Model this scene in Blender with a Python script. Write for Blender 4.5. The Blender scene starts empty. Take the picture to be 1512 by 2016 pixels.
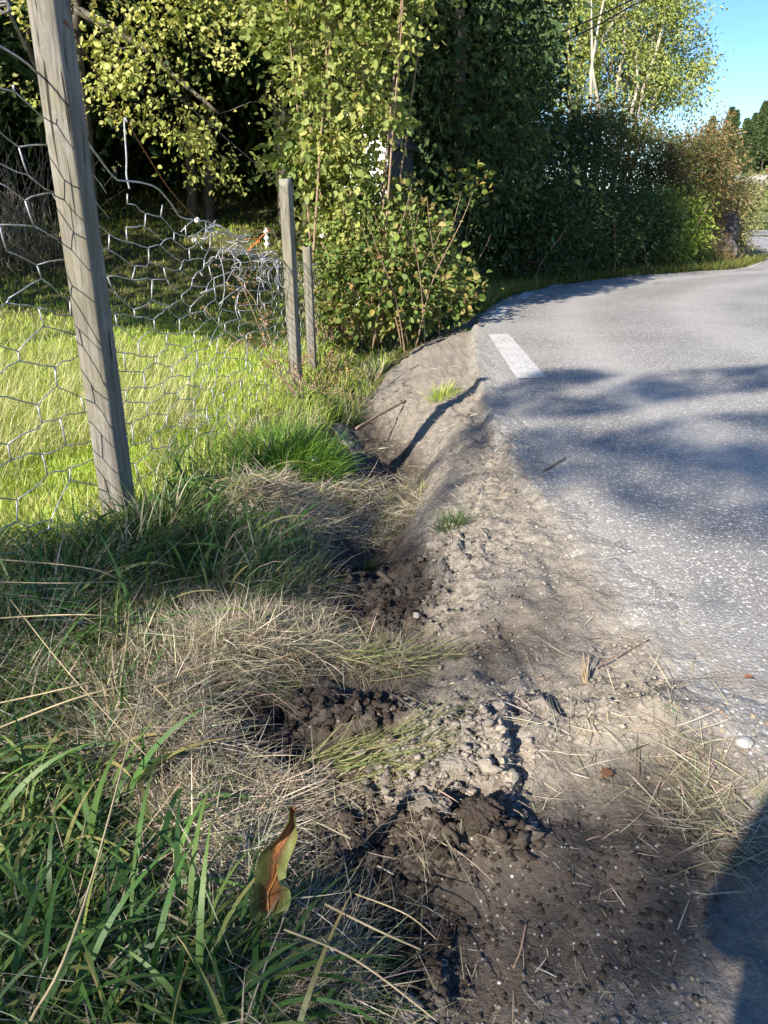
import bpy, math, random
import numpy as np
from mathutils import Vector, Matrix
R = math.radians
rng = np.random.default_rng(7)
random.seed(7)

# ------------------------------------------------------------------ camera
PITCH = R(21.3); FPX = 1456.0; CAMZ = 1.0
scn = bpy.context.scene
cd = bpy.data.cameras.new('camera'); cam = bpy.data.objects.new('camera', cd)
scn.collection.objects.link(cam); scn.camera = cam
cam.location = (0, 0, CAMZ); cam.rotation_euler = (math.pi/2 - PITCH, 0, 0)
cd.sensor_fit = 'VERTICAL'; cd.sensor_height = 36.0; cd.lens = 36.0*FPX/2016.0
cd.clip_start = 0.02; cd.clip_end = 2000

# ------------------------------------------------------------------ light
SAZ = R(36); SEL = R(32)                      # shadows run this way (right of forward)
SH = np.array([math.sin(SAZ), math.cos(SAZ)]) # horizontal direction of the shadows
COT = 1/math.tan(SEL)
w = bpy.data.worlds.new('World'); scn.world = w; w.use_nodes = True
nt = w.node_tree; nt.nodes.clear()
wo = nt.nodes.new('ShaderNodeOutputWorld'); bg = nt.nodes.new('ShaderNodeBackground')
sk = nt.nodes.new('ShaderNodeTexSky'); sk.sky_type = 'NISHITA'; sk.sun_disc = False
sk.sun_elevation = SEL; sk.sun_rotation = math.pi + SAZ
sk.air_density = 1.0; sk.dust_density = 0.3; sk.ozone_density = 2.5
hs = nt.nodes.new('ShaderNodeHueSaturation'); hs.inputs['Saturation'].default_value = 1.3; hs.inputs['Hue'].default_value = .508; hs.inputs['Value'].default_value = .95
nt.links.new(sk.outputs[0], hs.inputs['Color']); nt.links.new(hs.outputs[0], bg.inputs[0]); bg.inputs[1].default_value = 0.09
nt.links.new(bg.outputs[0], wo.inputs[0])
sl = bpy.data.lights.new('sun', 'SUN'); sun = bpy.data.objects.new('sun', sl)
scn.collection.objects.link(sun)
sl.energy = 4.6; sl.angle = R(0.6); sl.color = (1.0, 0.91, 0.78)
sun.rotation_euler = Vector((-SH[0]*math.cos(SEL), -SH[1]*math.cos(SEL), math.sin(SEL))).to_track_quat('Z', 'Y').to_euler()
sun.location = (-8, -10, 12)
scn.view_settings.view_transform = 'Standard'; scn.view_settings.look = 'None'
scn.view_settings.exposure = 1.38; scn.view_settings.gamma = 1.0
scn.cycles.max_bounces = 6; scn.cycles.diffuse_bounces = 3; scn.cycles.transmission_bounces = 3
scn.cycles.caustics_reflective = False; scn.cycles.caustics_refractive = False

# ------------------------------------------------------------------ helpers
C = scn.collection
def ray(u, v):
    x = (u-756)/FPX; yd = (v-1008)/FPX
    return np.array([x, math.cos(PITCH)-yd*math.sin(PITCH), -math.sin(PITCH)-yd*math.cos(PITCH)])
def p2g(u, v, z=0.0):                         # where the photo's point lies on the level z
    d = ray(u, v); t = (z-CAMZ)/d[2]; return np.array([d[0]*t, d[1]*t, z])
def p2y(u, v, y):                             # same at a given distance
    d = ray(u, v); t = y/d[1]; return np.array([d[0]*t, y, CAMZ+d[2]*t])
def proj(x, y, z):
    zz = z-CAMZ
    dep = y*math.cos(PITCH) - zz*math.sin(PITCH)
    up = y*math.sin(PITCH) + zz*math.cos(PITCH)
    dep = np.where(dep < 0.05, 0.05, dep)
    return 756+FPX*x/dep, 1008-FPX*up/dep, dep

def tag(o, label=None, cat=None, group=None, kind=None):
    if label: o['label'] = label
    if cat: o['category'] = cat
    if group: o['group'] = group
    if kind: o['kind'] = kind
    return o
def empty(name, loc, label, cat, group=None):
    o = bpy.data.objects.new(name, None); C.objects.link(o); o.location = loc
    o.empty_display_size = 0.1
    return tag(o, label, cat, group)

class MB:
    """collects numpy verts / faces, links them as ONE mesh object"""
    def __init__(s): s.V = []; s.F = {}; s.n = 0; s.c = []
    def add(s, V, F, col=None):
        V = np.asarray(V, float).reshape(-1, 3)
        for f in (F if isinstance(F, (list, tuple)) else [F]):
            f = np.asarray(f, np.int64)
            if f.size: s.F.setdefault(f.shape[1], []).append(f + s.n)
        s.V.append(V); s.n += len(V)
        if col is None: col = np.full((len(V), 3), .5)
        s.c.append(np.broadcast_to(np.asarray(col, float), (len(V), 3)))
    def build(s, name, mat, parent=None, smooth=False, loc=None, attrs=None):
        me = bpy.data.meshes.new(name)
        if s.n:
            V = np.concatenate(s.V)
            if loc is not None: V = V - np.asarray(loc)
            me.vertices.add(len(V)); me.vertices.foreach_set('co', V.astype(np.float32).ravel())
            idx = []; tot = []
            for k, fl in s.F.items():
                f = np.concatenate(fl); idx.append(f.ravel()); tot.append(np.full(len(f), k))
            idx = np.concatenate(idx); tot = np.concatenate(tot)
            st = np.concatenate([[0], np.cumsum(tot)[:-1]])
            me.loops.add(len(idx)); me.loops.foreach_set('vertex_index', idx.astype(np.int32))
            me.polygons.add(len(tot)); me.polygons.foreach_set('loop_start', st.astype(np.int32))
            me.polygons.foreach_set('loop_total', tot.astype(np.int32))
            if smooth: me.polygons.foreach_set('use_smooth', np.ones(len(tot), bool))
            me.update(calc_edges=True)
            a = me.attributes.new('tint', 'FLOAT_VECTOR', 'POINT')
            a.data.foreach_set('vector', np.concatenate(s.c).astype(np.float32).ravel())
            if attrs:
                for k, v in attrs.items():
                    a = me.attributes.new(k, 'FLOAT', 'POINT'); a.data.foreach_set('value', np.asarray(v, np.float32))
        me.materials.append(mat)
        o = bpy.data.objects.new(name, me); C.objects.link(o)
        if parent is not None: o.parent = parent
        elif loc is not None: o.location = tuple(loc)
        return o

# vectorised gradient noise
_perm = np.random.default_rng(3).permutation(4096)
_g2 = np.random.default_rng(4).normal(size=(4096, 2)); _g2 /= np.linalg.norm(_g2, axis=1)[:, None]
def perlin(x, y, seed=0):
    x = np.asarray(x, float); y = np.asarray(y, float)
    xi = np.floor(x).astype(np.int64); yi = np.floor(y).astype(np.int64); xf = x-xi; yf = y-yi
    def h(a, b): return _perm[(_perm[(a+seed*131) & 4095] + b) & 4095]
    def g(a, b, dx, dy):
        gg = _g2[h(a, b)]; return gg[..., 0]*dx + gg[..., 1]*dy
    u = xf*xf*xf*(xf*(xf*6-15)+10); v = yf*yf*yf*(yf*(yf*6-15)+10)
    a = g(xi, yi, xf, yf); b = g(xi+1, yi, xf-1, yf); c = g(xi, yi+1, xf, yf-1); d = g(xi+1, yi+1, xf-1, yf-1)
    return ((a*(1-u)+b*u)*(1-v) + (c*(1-u)+d*u)*v)*1.4
def fbm(x, y, sc, octv=4, seed=0, gain=.5):
    r = 0; a = 1; s = 1/sc; t = 0
    for k in range(octv):
        r = r + a*perlin(x*s+17.3*k, y*s-9.1*k, seed+k); t += a; a *= gain; s *= 2.03
    return r/t
def sstep(a, b, x):
    t = np.clip((x-a)/(b-a), 0, 1); return t*t*(3-2*t)
def in_poly(u, v, poly):
    u = np.asarray(u, float); v = np.asarray(v, float); r = np.zeros(u.shape, bool); n = len(poly)
    for i in range(n):
        x0, y0 = poly[i]; x1, y1 = poly[(i+1) % n]
        if y0 == y1: continue
        c = ((y0 > v) != (y1 > v)) & (u < (x1-x0)*(v-y0)/(y1-y0)+x0); r ^= c
    return r
def pl_dist(x, y, P, signed=False):
    """distance to a polyline; + on its left side"""
    best = np.full(x.shape, 1e9); sg = np.ones(x.shape); arc = np.zeros(x.shape); a0 = 0
    for i in range(len(P)-1):
        ax, ay = P[i][:2]; bx, by = P[i+1][:2]; dx, dy = bx-ax, by-ay; L2 = dx*dx+dy*dy
        t = np.clip(((x-ax)*dx+(y-ay)*dy)/L2, 0, 1)
        ex, ey = x-ax-t*dx, y-ay-t*dy; d = ex*ex+ey*ey; m = d < best
        best = np.where(m, d, best); cr = dx*(y-ay)-dy*(x-ax)
        sg = np.where(m, np.where(cr > 0, 1, -1), sg); arc = np.where(m, a0+t*math.sqrt(L2), arc); a0 += math.sqrt(L2)
    best = np.sqrt(best)
    return (best*sg if signed else best), arc
def smooth_path(P, n=4):
    P = np.asarray(P, float)
    out = []
    for i in range(len(P)-1):
        p0 = P[max(i-1, 0)]; p1 = P[i]; p2 = P[i+1]; p3 = P[min(i+2, len(P)-1)]
        for k in range(n):
            t = k/n
            out.append(.5*((2*p1)+(-p0+p2)*t+(2*p0-5*p1+4*p2-p3)*t*t+(-p0+3*p1-3*p2+p3)*t**3))
    out.append(P[-1]); return np.array(out)

# ------------------------------------------------------------------ terrain shape
EDGE = smooth_path([(1.6, -30), (1.2, -4), (.95, 0), (.80, .7), (.72, 1.32), (.66, 2.08), (.585, 3.26), (.62, 4.6), (.74, 6.07), (.95, 7.9), (1.31, 9.67),
        (1.9, 11.5), (2.7, 13.0), (3.8, 14.6), (5.3, 16.2), (6.9, 17.5), (8.5, 18.7), (9.8, 20.6), (11.2, 23), (13.8, 28), (17, 35), (22, 48), (30, 70), (42, 110)], 3)
DITCH = smooth_path([(.55, 10.5), (.1, 8.8), (-.28, 7.2), (-.22, 5.6), (-.02, 4.6), (.06, 3.95), (.0, 3.2), (-.06, 2.75), (.0, 2.3), (-.02, 1.9), (-.12, 1.55), (-.06, 1.2), (.02, .9), (.05, .4), (.05, -1)], 3)
# mounds and hollows: (u, v of the photo, radius across, radius along, height)
BUMPS = [(520, 975, .17, .16, .12), (745, 905, .17, .24, .07), (500, 1300, .26, .13, .10), (330, 1420, .16, .2, .07),
         (570, 1430, .10, .06, -.09), (700, 1390, .10, .05, .05), (470, 1490, .07, .04, .03), (640, 1500, .16, .05, .03), (930, 1480, .16, .09, .05), (840, 1640, .08, .05, .05),
         (980, 1660, .09, .05, .05), (1000, 1200, .14, .18, .05), (900, 1110, .12, .1, .03), (300, 1080, .35, .3, .05), (1240, 1460, .16, .08, .05), (1260, 1620, .12, .08, -.03),
         (760, 1760, .1, .08, -.06), (700, 1000, .12, .18, -.04), (520, 1015, .06, .05, -.09), (690, 1130, .1, .12, -.04), (830, 1090, .08, .08, .04), (1100, 1800, .2, .12, -.02),
         (560, 880, .25, .3, .04), (1160, 1330, .05, .05, .02), (860, 1260, .2, .05, -.03)]
BW = [(p2g(u, v, -.06), a, b, h) for u, v, a, b, h in BUMPS]
SOILP = [(700, 735), (760, 700), (860, 650), (930, 610), (975, 590), (1010, 700), (1010, 800), (1120, 1000), (1250, 1150), (1460, 1400), (1560, 1700), (1600, 2100), (860, 2150), (700, 2016), (620, 1800),
         (560, 1650), (640, 1560), (420, 1500), (430, 1430), (560, 1380), (640, 1310), (760, 1280), (740, 1200), (640, 1150), (690, 1080), (650, 1040), (500, 1040), (500, 990), (580, 975), (690, 960), (720, 900), (690, 850), (650, 800)]
def soilmask(x, y, soft=True):
    j = fbm(x, y, .25, 3, 50)
    u, v, d = proj(x, y, np.full(np.shape(x), -.08))
    u = u + j*110/np.maximum(d, .6); v = v+fbm(x, y, .25, 3, 60)*60/np.maximum(d, .6)
    m = in_poly(u, v, SOILP) & (y > .2)
    near = (y <= .45) & (x > .05)
    return (m | near).astype(float)
def height(x, y, fine=True):
    x = np.asarray(x, float); y = np.asarray(y, float)
    d, _ = pl_dist(x, y, EDGE, True)
    dd, arc = pl_dist(x, y, DITCH)
    z = -.085*np.clip(d/.62, 0, 1) - .055*sstep(-.01, .05, d+.05*fbm(x, y, .16, 4, 15))*sstep(2.2, 3.4, y) - .04*sstep(.8, 2.5, d)
    z = z + sstep(.0, .1, d)*(1-sstep(.9, 1.2, d))*(.035*fbm(x, y, .34, 3, 16) + .022*fbm(d, y*.22, .09, 3, 17))*(1-sstep(10, 14, y))
    amp = .19*sstep(1.6, 3.4, y)*(1-sstep(8.5, 10.3, y)) + .05
    z = z - amp*np.exp(-(dd/(.20+.05*np.clip(y-3, 0, 4)))**2)
    for c, a, b, h in BW:
        z = z + h*np.exp(-((x-c[0])/a)**2-((y-c[1])/b)**2)
    # field climbs gently to the wood, bank left of the far road
    left = sstep(.5, 2.5, d)
    z = z + left*(.75*sstep(8, 15, y) + 5*sstep(17, 45, y)*(1-sstep(0, 5, x-.15*(y-17))))
    z = z + .5*sstep(.2, 1.6, d)*sstep(10.5, 13, y)*(1-sstep(23, 26, y)) + .7*sstep(1.2, 3, d)*sstep(14, 17, y)*(1-sstep(24, 28, y))
    z = z + .06*left*fbm(x, y, 2.5, 3, 5)
    if fine:
        near = (1-sstep(7, 11, y))
        s = soilmask(x, y)
        uu_, vv_, _ = proj(x, y, np.full(np.shape(x), -.08)); loose = .16+.16*sstep(1.9, 2.6, y)+.14*fbm(x, y, .5, 2, 9)
        for cu, cv, ru, rv, a_ in ((640, 1410, 190, 70, 1.1), (720, 1640, 130, 110, 1.2), (900, 1560, 150, 130, 1.2), (960, 1440, 130, 60, .7), (720, 1120, 120, 90, 1.0), (870, 1110, 110, 60, .9), (860, 1250, 110, 90, .7), (790, 1900, 110, 110, 1.0), (720, 850, 60, 60, .7), (960, 900, 60, 90, .4), (1250, 1440, 150, 60, .5)):
            loose = loose + a_*np.exp(-((uu_-cu)/ru)**2-((vv_-cv)/rv)**2)
        loose = np.clip(loose, .06, 1.35)*np.clip(1.1-np.clip(-d, 0, 1)*6, 0, 1)
        r = 1-np.abs(fbm(x, y, .11, 4, 21, .55))*2.6
        flat = 1-.65*in_poly(*proj(x, y, np.full(np.shape(x), -.05))[:2], [(1050, 1480), (1350, 1480), (1420, 2016), (860, 2060), (930, 1750)])
        z = z + near*s*loose*flat*(.040*r - .012 + .030*fbm(x, y, .055, 4, 33, .7) + .014*(1-np.abs(fbm(x, y, .035, 3, 37, .6))*3.2) + .05*np.clip(fbm(x, y, .09, 2, 38)-.08, 0, .25))*sstep(-.15, .2, d+.1)
        z = z + near*(1-s)*.018*fbm(x, y, .16, 3, 40)
        z = z + near*.006*fbm(x, y, .03, 2, 44)*sstep(-.3, .1, d)
        # crumbled asphalt lip: soil washes over the road's edge
        z = z + near*.018*np.clip(fbm(x, y, .22, 4, 71)+.18, -1, .55)*np.exp(-((d+.10)/.22)**2)
    global LOOSE
    LOOSE = loose if fine else None
    return np.where(d < 0, z*np.exp(-(d/.35)**2) - .030*(1-np.exp(-(d/.30)**2)), z) 
def H(x, y): return height(np.atleast_1d(x), np.atleast_1d(y))

# ------------------------------------------------------------------ materials
def new_mat(name):
    m = bpy.data.materials.new(name); m.use_nodes = True; n = m.node_tree; n.nodes.clear()
    out = n.nodes.new('ShaderNodeOutputMaterial'); return m, n, out
class G:
    def __init__(s, nt): s.nt = nt
    def n(s, t, **k):
        nd = s.nt.nodes.new('ShaderNode'+t)
        for a, b in k.items(): setattr(nd, a, b)
        return nd
    def l(s, a, b): s.nt.links.new(a, b)
    def noise(s, vec, scale, detail=4, rough=.55, dist=0):
        nd = s.n('TexNoise'); nd.inputs['Scale'].default_value = scale; nd.inputs['Detail'].default_value = detail
        nd.inputs['Roughness'].default_value = rough; nd.inputs['Distortion'].default_value = dist
        if vec is not None: s.l(vec, nd.inputs['Vector'])
        return nd.outputs[0]
    def voro(s, vec, scale, feat='F1', out='Distance', rand=1):
        nd = s.n('TexVoronoi', feature=feat); nd.inputs['Scale'].default_value = scale; nd.inputs['Randomness'].default_value = rand
        s.l(vec, nd.inputs['Vector']); return nd.outputs[out]
    def ramp(s, fac, stops, interp='LINEAR'):
        nd = s.n('ValToRGB'); cr = nd.color_ramp; cr.interpolation = interp
        while len(cr.elements) < len(stops): cr.elements.new(.5)
        for e, (p, c) in zip(cr.elements, stops):
            e.position = p; e.color = (*c, 1) if not isinstance(c, (int, float)) else (c, c, c, 1)
        s.l(fac, nd.inputs[0]); return nd.outputs[0]
    def mix(s, f, a, b, mode='MIX'):
        nd = s.n('Mix', data_type='RGBA', blend_type=mode)
        for sock, val in ((nd.inputs[0], f), (nd.inputs[6], a), (nd.inputs[7], b)):
            if hasattr(val, 'links'): s.l(val, sock)
            else: sock.default_value = val if isinstance(val, (int, float)) else (*val, 1)
        return nd.outputs[2]
    def math(s, op, a, b=None):
        nd = s.n('Math', operation=op)
        for i, v in enumerate((a, b)):
            if v is None: continue
            if hasattr(v, 'links'): s.l(v, nd.inputs[i])
            else: nd.inputs[i].default_value = v
        return nd.outputs[0]
    def attr(s, name, out='Fac'):
        nd = s.n('Attribute', attribute_name=name); return nd.outputs[out]
    def bump(s, h, strength=.5, dist=.01):
        nd = s.n('Bump'); nd.inputs['Strength'].default_value = strength; nd.inputs['Distance'].default_value = dist
        s.l(h, nd.inputs['Height']); return nd.outputs[0]
    def bsdf(s, col, rough=.8, normal=None, spec=.3, metal=0):
        b = s.n('BsdfPrincipled')
        if hasattr(col, 'links'): s.l(col, b.inputs['Base Color'])
        else: b.inputs['Base Color'].default_value = (*col, 1)
        if hasattr(rough, 'links'): s.l(rough, b.inputs['Roughness'])
        else: b.inputs['Roughness'].default_value = rough
        b.inputs['Specular IOR Level'].default_value = spec; b.inputs['Metallic'].default_value = metal
        if normal is not None: s.l(normal, b.inputs['Normal'])
        return b
    def pos(s): return s.n('NewGeometry').outputs['Position']
    def objc(s): return s.n('TexCoord').outputs['Object']

def mat_leaf(name, trans=.35, rough=.5, spec=.25, gain=1.0):
    """colour comes leaf by leaf from the tint attribute"""
    m, n, out = new_mat(name); g = G(n)
    c = g.attr('tint', 'Vector'); p = g.objc()
    nz = g.noise(p, 45, 3)
    c2 = g.mix(g.math('MULTIPLY', nz, .5), c, (.0, .0, .0), 'MIX')
    c3 = g.mix(1.0, c2, (1.25*gain, 1.25*gain, 1.2*gain), 'MULTIPLY')
    b = g.bsdf(c3, rough, None, spec)
    t = g.n('BsdfTranslucent'); tc = g.mix(1.0, c3, (1.4, 1.35, .8), 'MULTIPLY'); g.l(tc, t.inputs[0])
    mx = g.n('MixShader'); mx.inputs[0].default_value = trans
    g.l(b.outputs[0], mx.inputs[1]); g.l(t.outputs[0], mx.inputs[2]); g.l(mx.outputs[0], out.inputs[0]); return m
M = {}
M['leaf'] = mat_leaf('leaf', .35); M['leaf_dark'] = mat_leaf('leaf_dark', .15, .6, .12, .8)  # second one is a dimmer leaf copy, shade put into its colour
M['grass'] = mat_leaf('grass_blade', .4, .45, .3); M['straw'] = mat_leaf('straw', .2, .55, .3)

def mk_soil(name, road=False):
    m, n, out = new_mat(name); g = G(n); p = g.pos()
    big = g.noise(p, 1.6, 4, .6); mid = g.noise(p, 9, 5, .65); fin = g.noise(p, 90, 4, .7)
    damp = g.attr('damp')
    dry = g.mix(mid, (.19, .166, .138), (.44, .392, .33)); dry = g.mix(g.math('MULTIPLY', big, .4), dry, (.29, .25, .20))
    wet = g.mix(mid, (.028, .022, .018), (.11, .085, .065))
    df = g.ramp(g.math('ADD', damp, g.math('MULTIPLY', g.math('SUBTRACT', mid, .5), .9)), [(.3, 0), (.72, 1)])
    soil = g.mix(df, dry, wet)
    soil = g.mix(g.ramp(fin, [(.3, .55), (.7, 0)]), soil, (.05, .04, .03))
    # small stones bedded in the soil
    wp = g.mix(.06, p, g.n('TexNoise').outputs['Color'])
    sd = g.voro(p, 75); sc = g.voro(p, 75, out='Color')
    sep = g.n('SeparateColor'); g.l(sc, sep.inputs[0])
    stone = g.math('MULTIPLY', g.math('LESS_THAN', sd, .22), g.math('GREATER_THAN', sep.outputs[0], .86))
    stc = g.mix(sep.outputs[1], (.16, .15, .14), (.55, .52, .48))
    soil = g.mix(stone, soil, stc)
    # exposed aggregate in worn bitumen
    v1 = g.voro(p, 95); c1 = g.voro(p, 95, out='Color'); s1 = g.n('SeparateColor'); g.l(c1, s1.inputs[0])
    v2 = g.voro(p, 230); c2 = g.voro(p, 230, out='Color'); s2 = g.n('SeparateColor'); g.l(c2, s2.inputs[0])
    v3 = g.voro(p, 42); c3 = g.voro(p, 42, out='Color'); s3 = g.n('SeparateColor'); g.l(c3, s3.inputs[0])
    bit = g.mix(g.noise(p, 60, 3), (.075, .072, .068), (.175, .167, .153))
    st1 = g.ramp(s1.outputs[0], [(0, (.10, .097, .092)), (.4, (.25, .24, .225)), (.7, (.46, .44, .41)), (1, (.84, .8, .74))])
    st2 = g.ramp(s2.outputs[0], [(0, (.10, .10, .10)), (.6, (.28, .275, .27)), (1, (.55, .54, .52))])
    f1 = g.ramp(v1, [(.32, 1), (.50, 0)]); f2 = g.ramp(v2, [(.34, 1), (.5, 0)])
    asp = g.mix(f2, bit, st2); asp = g.mix(f1, asp, st1)
    f3 = g.math('MULTIPLY', g.ramp(v3, [(.2, 1), (.34, 0)]), g.math('GREATER_THAN', s3.outputs[0], .72)); asp = g.mix(f3, asp, g.mix(s3.outputs[1], (.42, .41, .4), (.8, .78, .75)))
    asp = g.mix(g.math('MULTIPLY', g.ramp(g.noise(p, .7, 4, .6), [(.42, 0), (.62, 1)]), .3), asp, (.40, .39, .37))
    asp = g.mix(g.math('MULTIPLY', g.attr('track'), .4), asp, (.44, .425, .40))
    dm = g.math('ADD', g.attr('dirt'), g.math('ADD', g.math('MULTIPLY', g.math('SUBTRACT', g.noise(p, 6.5, 7, .7), .5), 1.5), g.math('MULTIPLY', g.math('SUBTRACT', fin, .5), .6)))
    df2 = g.ramp(dm, [(.46, 0), (.74, .92)])
    dust = g.math('MULTIPLY', g.ramp(g.attr('dirt'), [(.03, 0), (.45, 1)]), .42)
    asp = g.mix(dust, asp, (.42, .395, .35))
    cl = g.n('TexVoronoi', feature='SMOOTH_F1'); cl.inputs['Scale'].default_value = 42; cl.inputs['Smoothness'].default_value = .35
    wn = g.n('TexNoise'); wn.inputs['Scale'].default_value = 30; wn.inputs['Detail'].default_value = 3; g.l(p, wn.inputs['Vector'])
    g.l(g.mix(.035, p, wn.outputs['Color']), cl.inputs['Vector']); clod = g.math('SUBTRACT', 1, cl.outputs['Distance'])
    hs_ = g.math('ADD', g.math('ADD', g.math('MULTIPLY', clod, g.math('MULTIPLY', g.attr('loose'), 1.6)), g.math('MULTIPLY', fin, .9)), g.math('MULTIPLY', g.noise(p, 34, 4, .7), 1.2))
    if road:
        col = g.mix(df2, asp, soil)
        h = g.math('ADD', g.math('MULTIPLY', f1, .6), g.math('MULTIPLY', fin, .8))
        b = g.bsdf(col, .78, g.bump(h, .65, .004), .3)
    else:
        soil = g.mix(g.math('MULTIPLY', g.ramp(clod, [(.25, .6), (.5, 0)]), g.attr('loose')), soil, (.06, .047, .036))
        col = g.mix(df2, asp, soil)
        turf = g.mix(mid, (.035, .045, .018), (.10, .095, .045)); turf = g.mix(g.ramp(fin, [(.45, 0), (.7, .6)]), turf, (.17, .14, .08))
        turf = g.mix(g.attr('meadow'), turf, g.mix(mid, (.10, .16, .03), (.22, .26, .07)))
        sf = g.ramp(g.math('ADD', g.attr('soil'), g.math('MULTIPLY', g.math('SUBTRACT', mid, .5), .6)), [(.35, 0), (.6, 1)])
        col = g.mix(sf, turf, col)
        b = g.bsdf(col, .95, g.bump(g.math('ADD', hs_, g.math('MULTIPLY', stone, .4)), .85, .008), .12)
    g.l(b.outputs[0], out.inputs[0]); return m
M['ground'] = mk_soil('ground_soil'); M['asphalt'] = mk_soil('asphalt', True)

def mat_simple(name, ca, cb, scale, rough=.8, bump=.3, dist=.005, stretch=None, spec=.25, metal=0, rampp=(.35, .65)):
    m, n, out = new_mat(name); g = G(n); p = g.objc()
    if stretch:
        mp = g.n('Mapping'); mp.inputs['Scale'].default_value = stretch; g.l(p, mp.inputs[0]); p = mp.outputs[0]
    nz = g.noise(p, scale, 6, .65); f = g.ramp(nz, [(rampp[0], 0), (rampp[1], 1)])
    col = g.mix(f, ca, cb); nb = g.bump(nz, bump, dist)
    b = g.bsdf(col, rough, nb, spec, metal); g.l(b.outputs[0], out.inputs[0]); return m
M['bark'] = mat_simple('bark', (.05, .042, .034), (.16, .14, .115), 22, .9, .6, .01, (1, 1, .25))
M['bark_pale'] = mat_simple('bark_pale', (.26, .235, .19), (.48, .44, .37), 9, .85, .4, .01, (1, 1, .4))
M['twig'] = mat_simple('twig', (.17, .11, .075), (.32, .23, .16), 30, .8, .3)
M['twig_grey'] = mat_simple('twig_grey', (.10, .085, .075), (.22, .19, .17), 30, .8, .3)
M['wire'] = mat_simple('galvanised_wire', (.26, .26, .27), (.54, .54, .55), 60, .45, .2, .002, None, .5, .4)
M['wire_dark'] = mat_simple('weathered_wire', (.10, .085, .075), (.3, .28, .27), 60, .55, .2, .002, None, .4, .4)
M['rust'] = mat_simple('rusty_wire', (.16, .06, .025), (.36, .15, .06), 70, .8, .3, .002)
M['rope'] = mat_simple('orange_twine', (.55, .12, .03), (.7, .22, .06), 60, .7, .3, .002)
M['knot'] = mat_simple('pale_insulator', (.5, .47, .4), (.75, .72, .65), 50, .6, .2)
M['stone'] = mat_simple('stone', (.14, .13, .12), (.34, .32, .29), 14, .85, .5, .01)
M['stone_pale'] = mat_simple('stone_pale', (.26, .25, .23), (.46, .44, .41), 10, .8, .4, .01)
M['rock'] = mat_simple('rock', (.03, .029, .028), (.17, .15, .13), 3.0, .9, .9, .06)
M['hill'] = mat_simple('hillside', (.05, .075, .028), (.19, .19, .08), .12, .95, .4, .3)
M['white_board'] = mat_simple('white_boards', (.78, .78, .76), (.84, .84, .82), 6, .6, .1)
M['roof'] = mat_simple('roof_slate', (.018, .022, .026), (.04, .045, .05), 8, .7, .3)
M['window'] = mat_simple('window_glass', (.02, .025, .03), (.04, .045, .05), 3, .1, 0, .001, None, .6)
M['steel'] = mat_simple('guardrail_steel', (.18, .18, .185), (.3, .3, .305), 10, .5, .1, .002, None, .5, .4)
M['cloth'] = mat_simple('dark_jacket', (.03, .035, .05), (.06, .065, .085), 40, .9, .2)
M['trouser'] = mat_simple('trousers', (.03, .03, .035), (.07, .07, .075), 40, .9, .2)
M['skin'] = mat_simple('skin', (.5, .32, .24), (.6, .4, .3), 20, .6, .05)
M['hair'] = mat_simple('hair', (.05, .03, .02), (.12, .08, .05), 60, .7, .3)
M['phone'] = mat_simple('phone_shell', (.02, .02, .022), (.03, .03, .033), 20, .3, 0)

def mk_wood():
    m, n, out = new_mat('weathered_wood'); g = G(n); p = g.objc()
    mp = g.n('Mapping'); mp.inputs['Scale'].default_value = (1, 1, .07); g.l(p, mp.inputs[0]); q = mp.outputs[0]
    gr = g.noise(q, 60, 6, .75, .6); bl = g.noise(p, 4, 4, .6); fi = g.noise(q, 170, 4, .7)
    col = g.ramp(gr, [(.28, (.05, .044, .038)), (.42, (.125, .115, .10)), (.62, (.225, .21, .185)), (.8, (.34, .325, .29))])
    col = g.mix(g.ramp(bl, [(.42, 0), (.64, .6)]), col, (.16, .15, .09))        # thin algae film
    col = g.mix(g.ramp(g.noise(p, 11, 5, .7), [(.55, 0), (.75, .45)]), col, (.34, .34, .33))
    crack = g.ramp(g.noise(q, 34, 3, .5, .3), [(.335, 1), (.365, 0)])
    col = g.mix(crack, col, (.03, .025, .02))
    h = g.math('SUBTRACT', g.math('ADD', g.math('MULTIPLY', gr, .8), g.math('MULTIPLY', fi, .4)), g.math('MULTIPLY', crack, 1.2))
    b = g.bsdf(col, .88, g.bump(h, .8, .004), .2); g.l(b.outputs[0], out.inputs[0]); return m
M['wood'] = mk_wood()
def mk_paint():
    m, n, out = new_mat('road_paint'); g = G(n); p = g.pos()
    wear = g.ramp(g.math('ADD', g.noise(p, 28, 5, .75), g.math('MULTIPLY', g.noise(p, 3, 3), .35)), [(.50, 0), (.62, .05), (.86, 1)])
    v = g.voro(p, 150); wear2 = g.math('MULTIPLY', g.ramp(v, [(.35, 0), (.65, 1)]), .55)
    col = g.mix(g.math('MAXIMUM', wear, wear2), g.mix(g.noise(p, 9, 4), (.52, .515, .50), (.70, .69, .67)), (.2, .195, .185))
    b = g.bsdf(col, .7, g.bump(g.noise(p, 120, 3), .5, .003), .3); g.l(b.outputs[0], out.inputs[0]); return m
M['paint'] = mk_paint()

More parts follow.
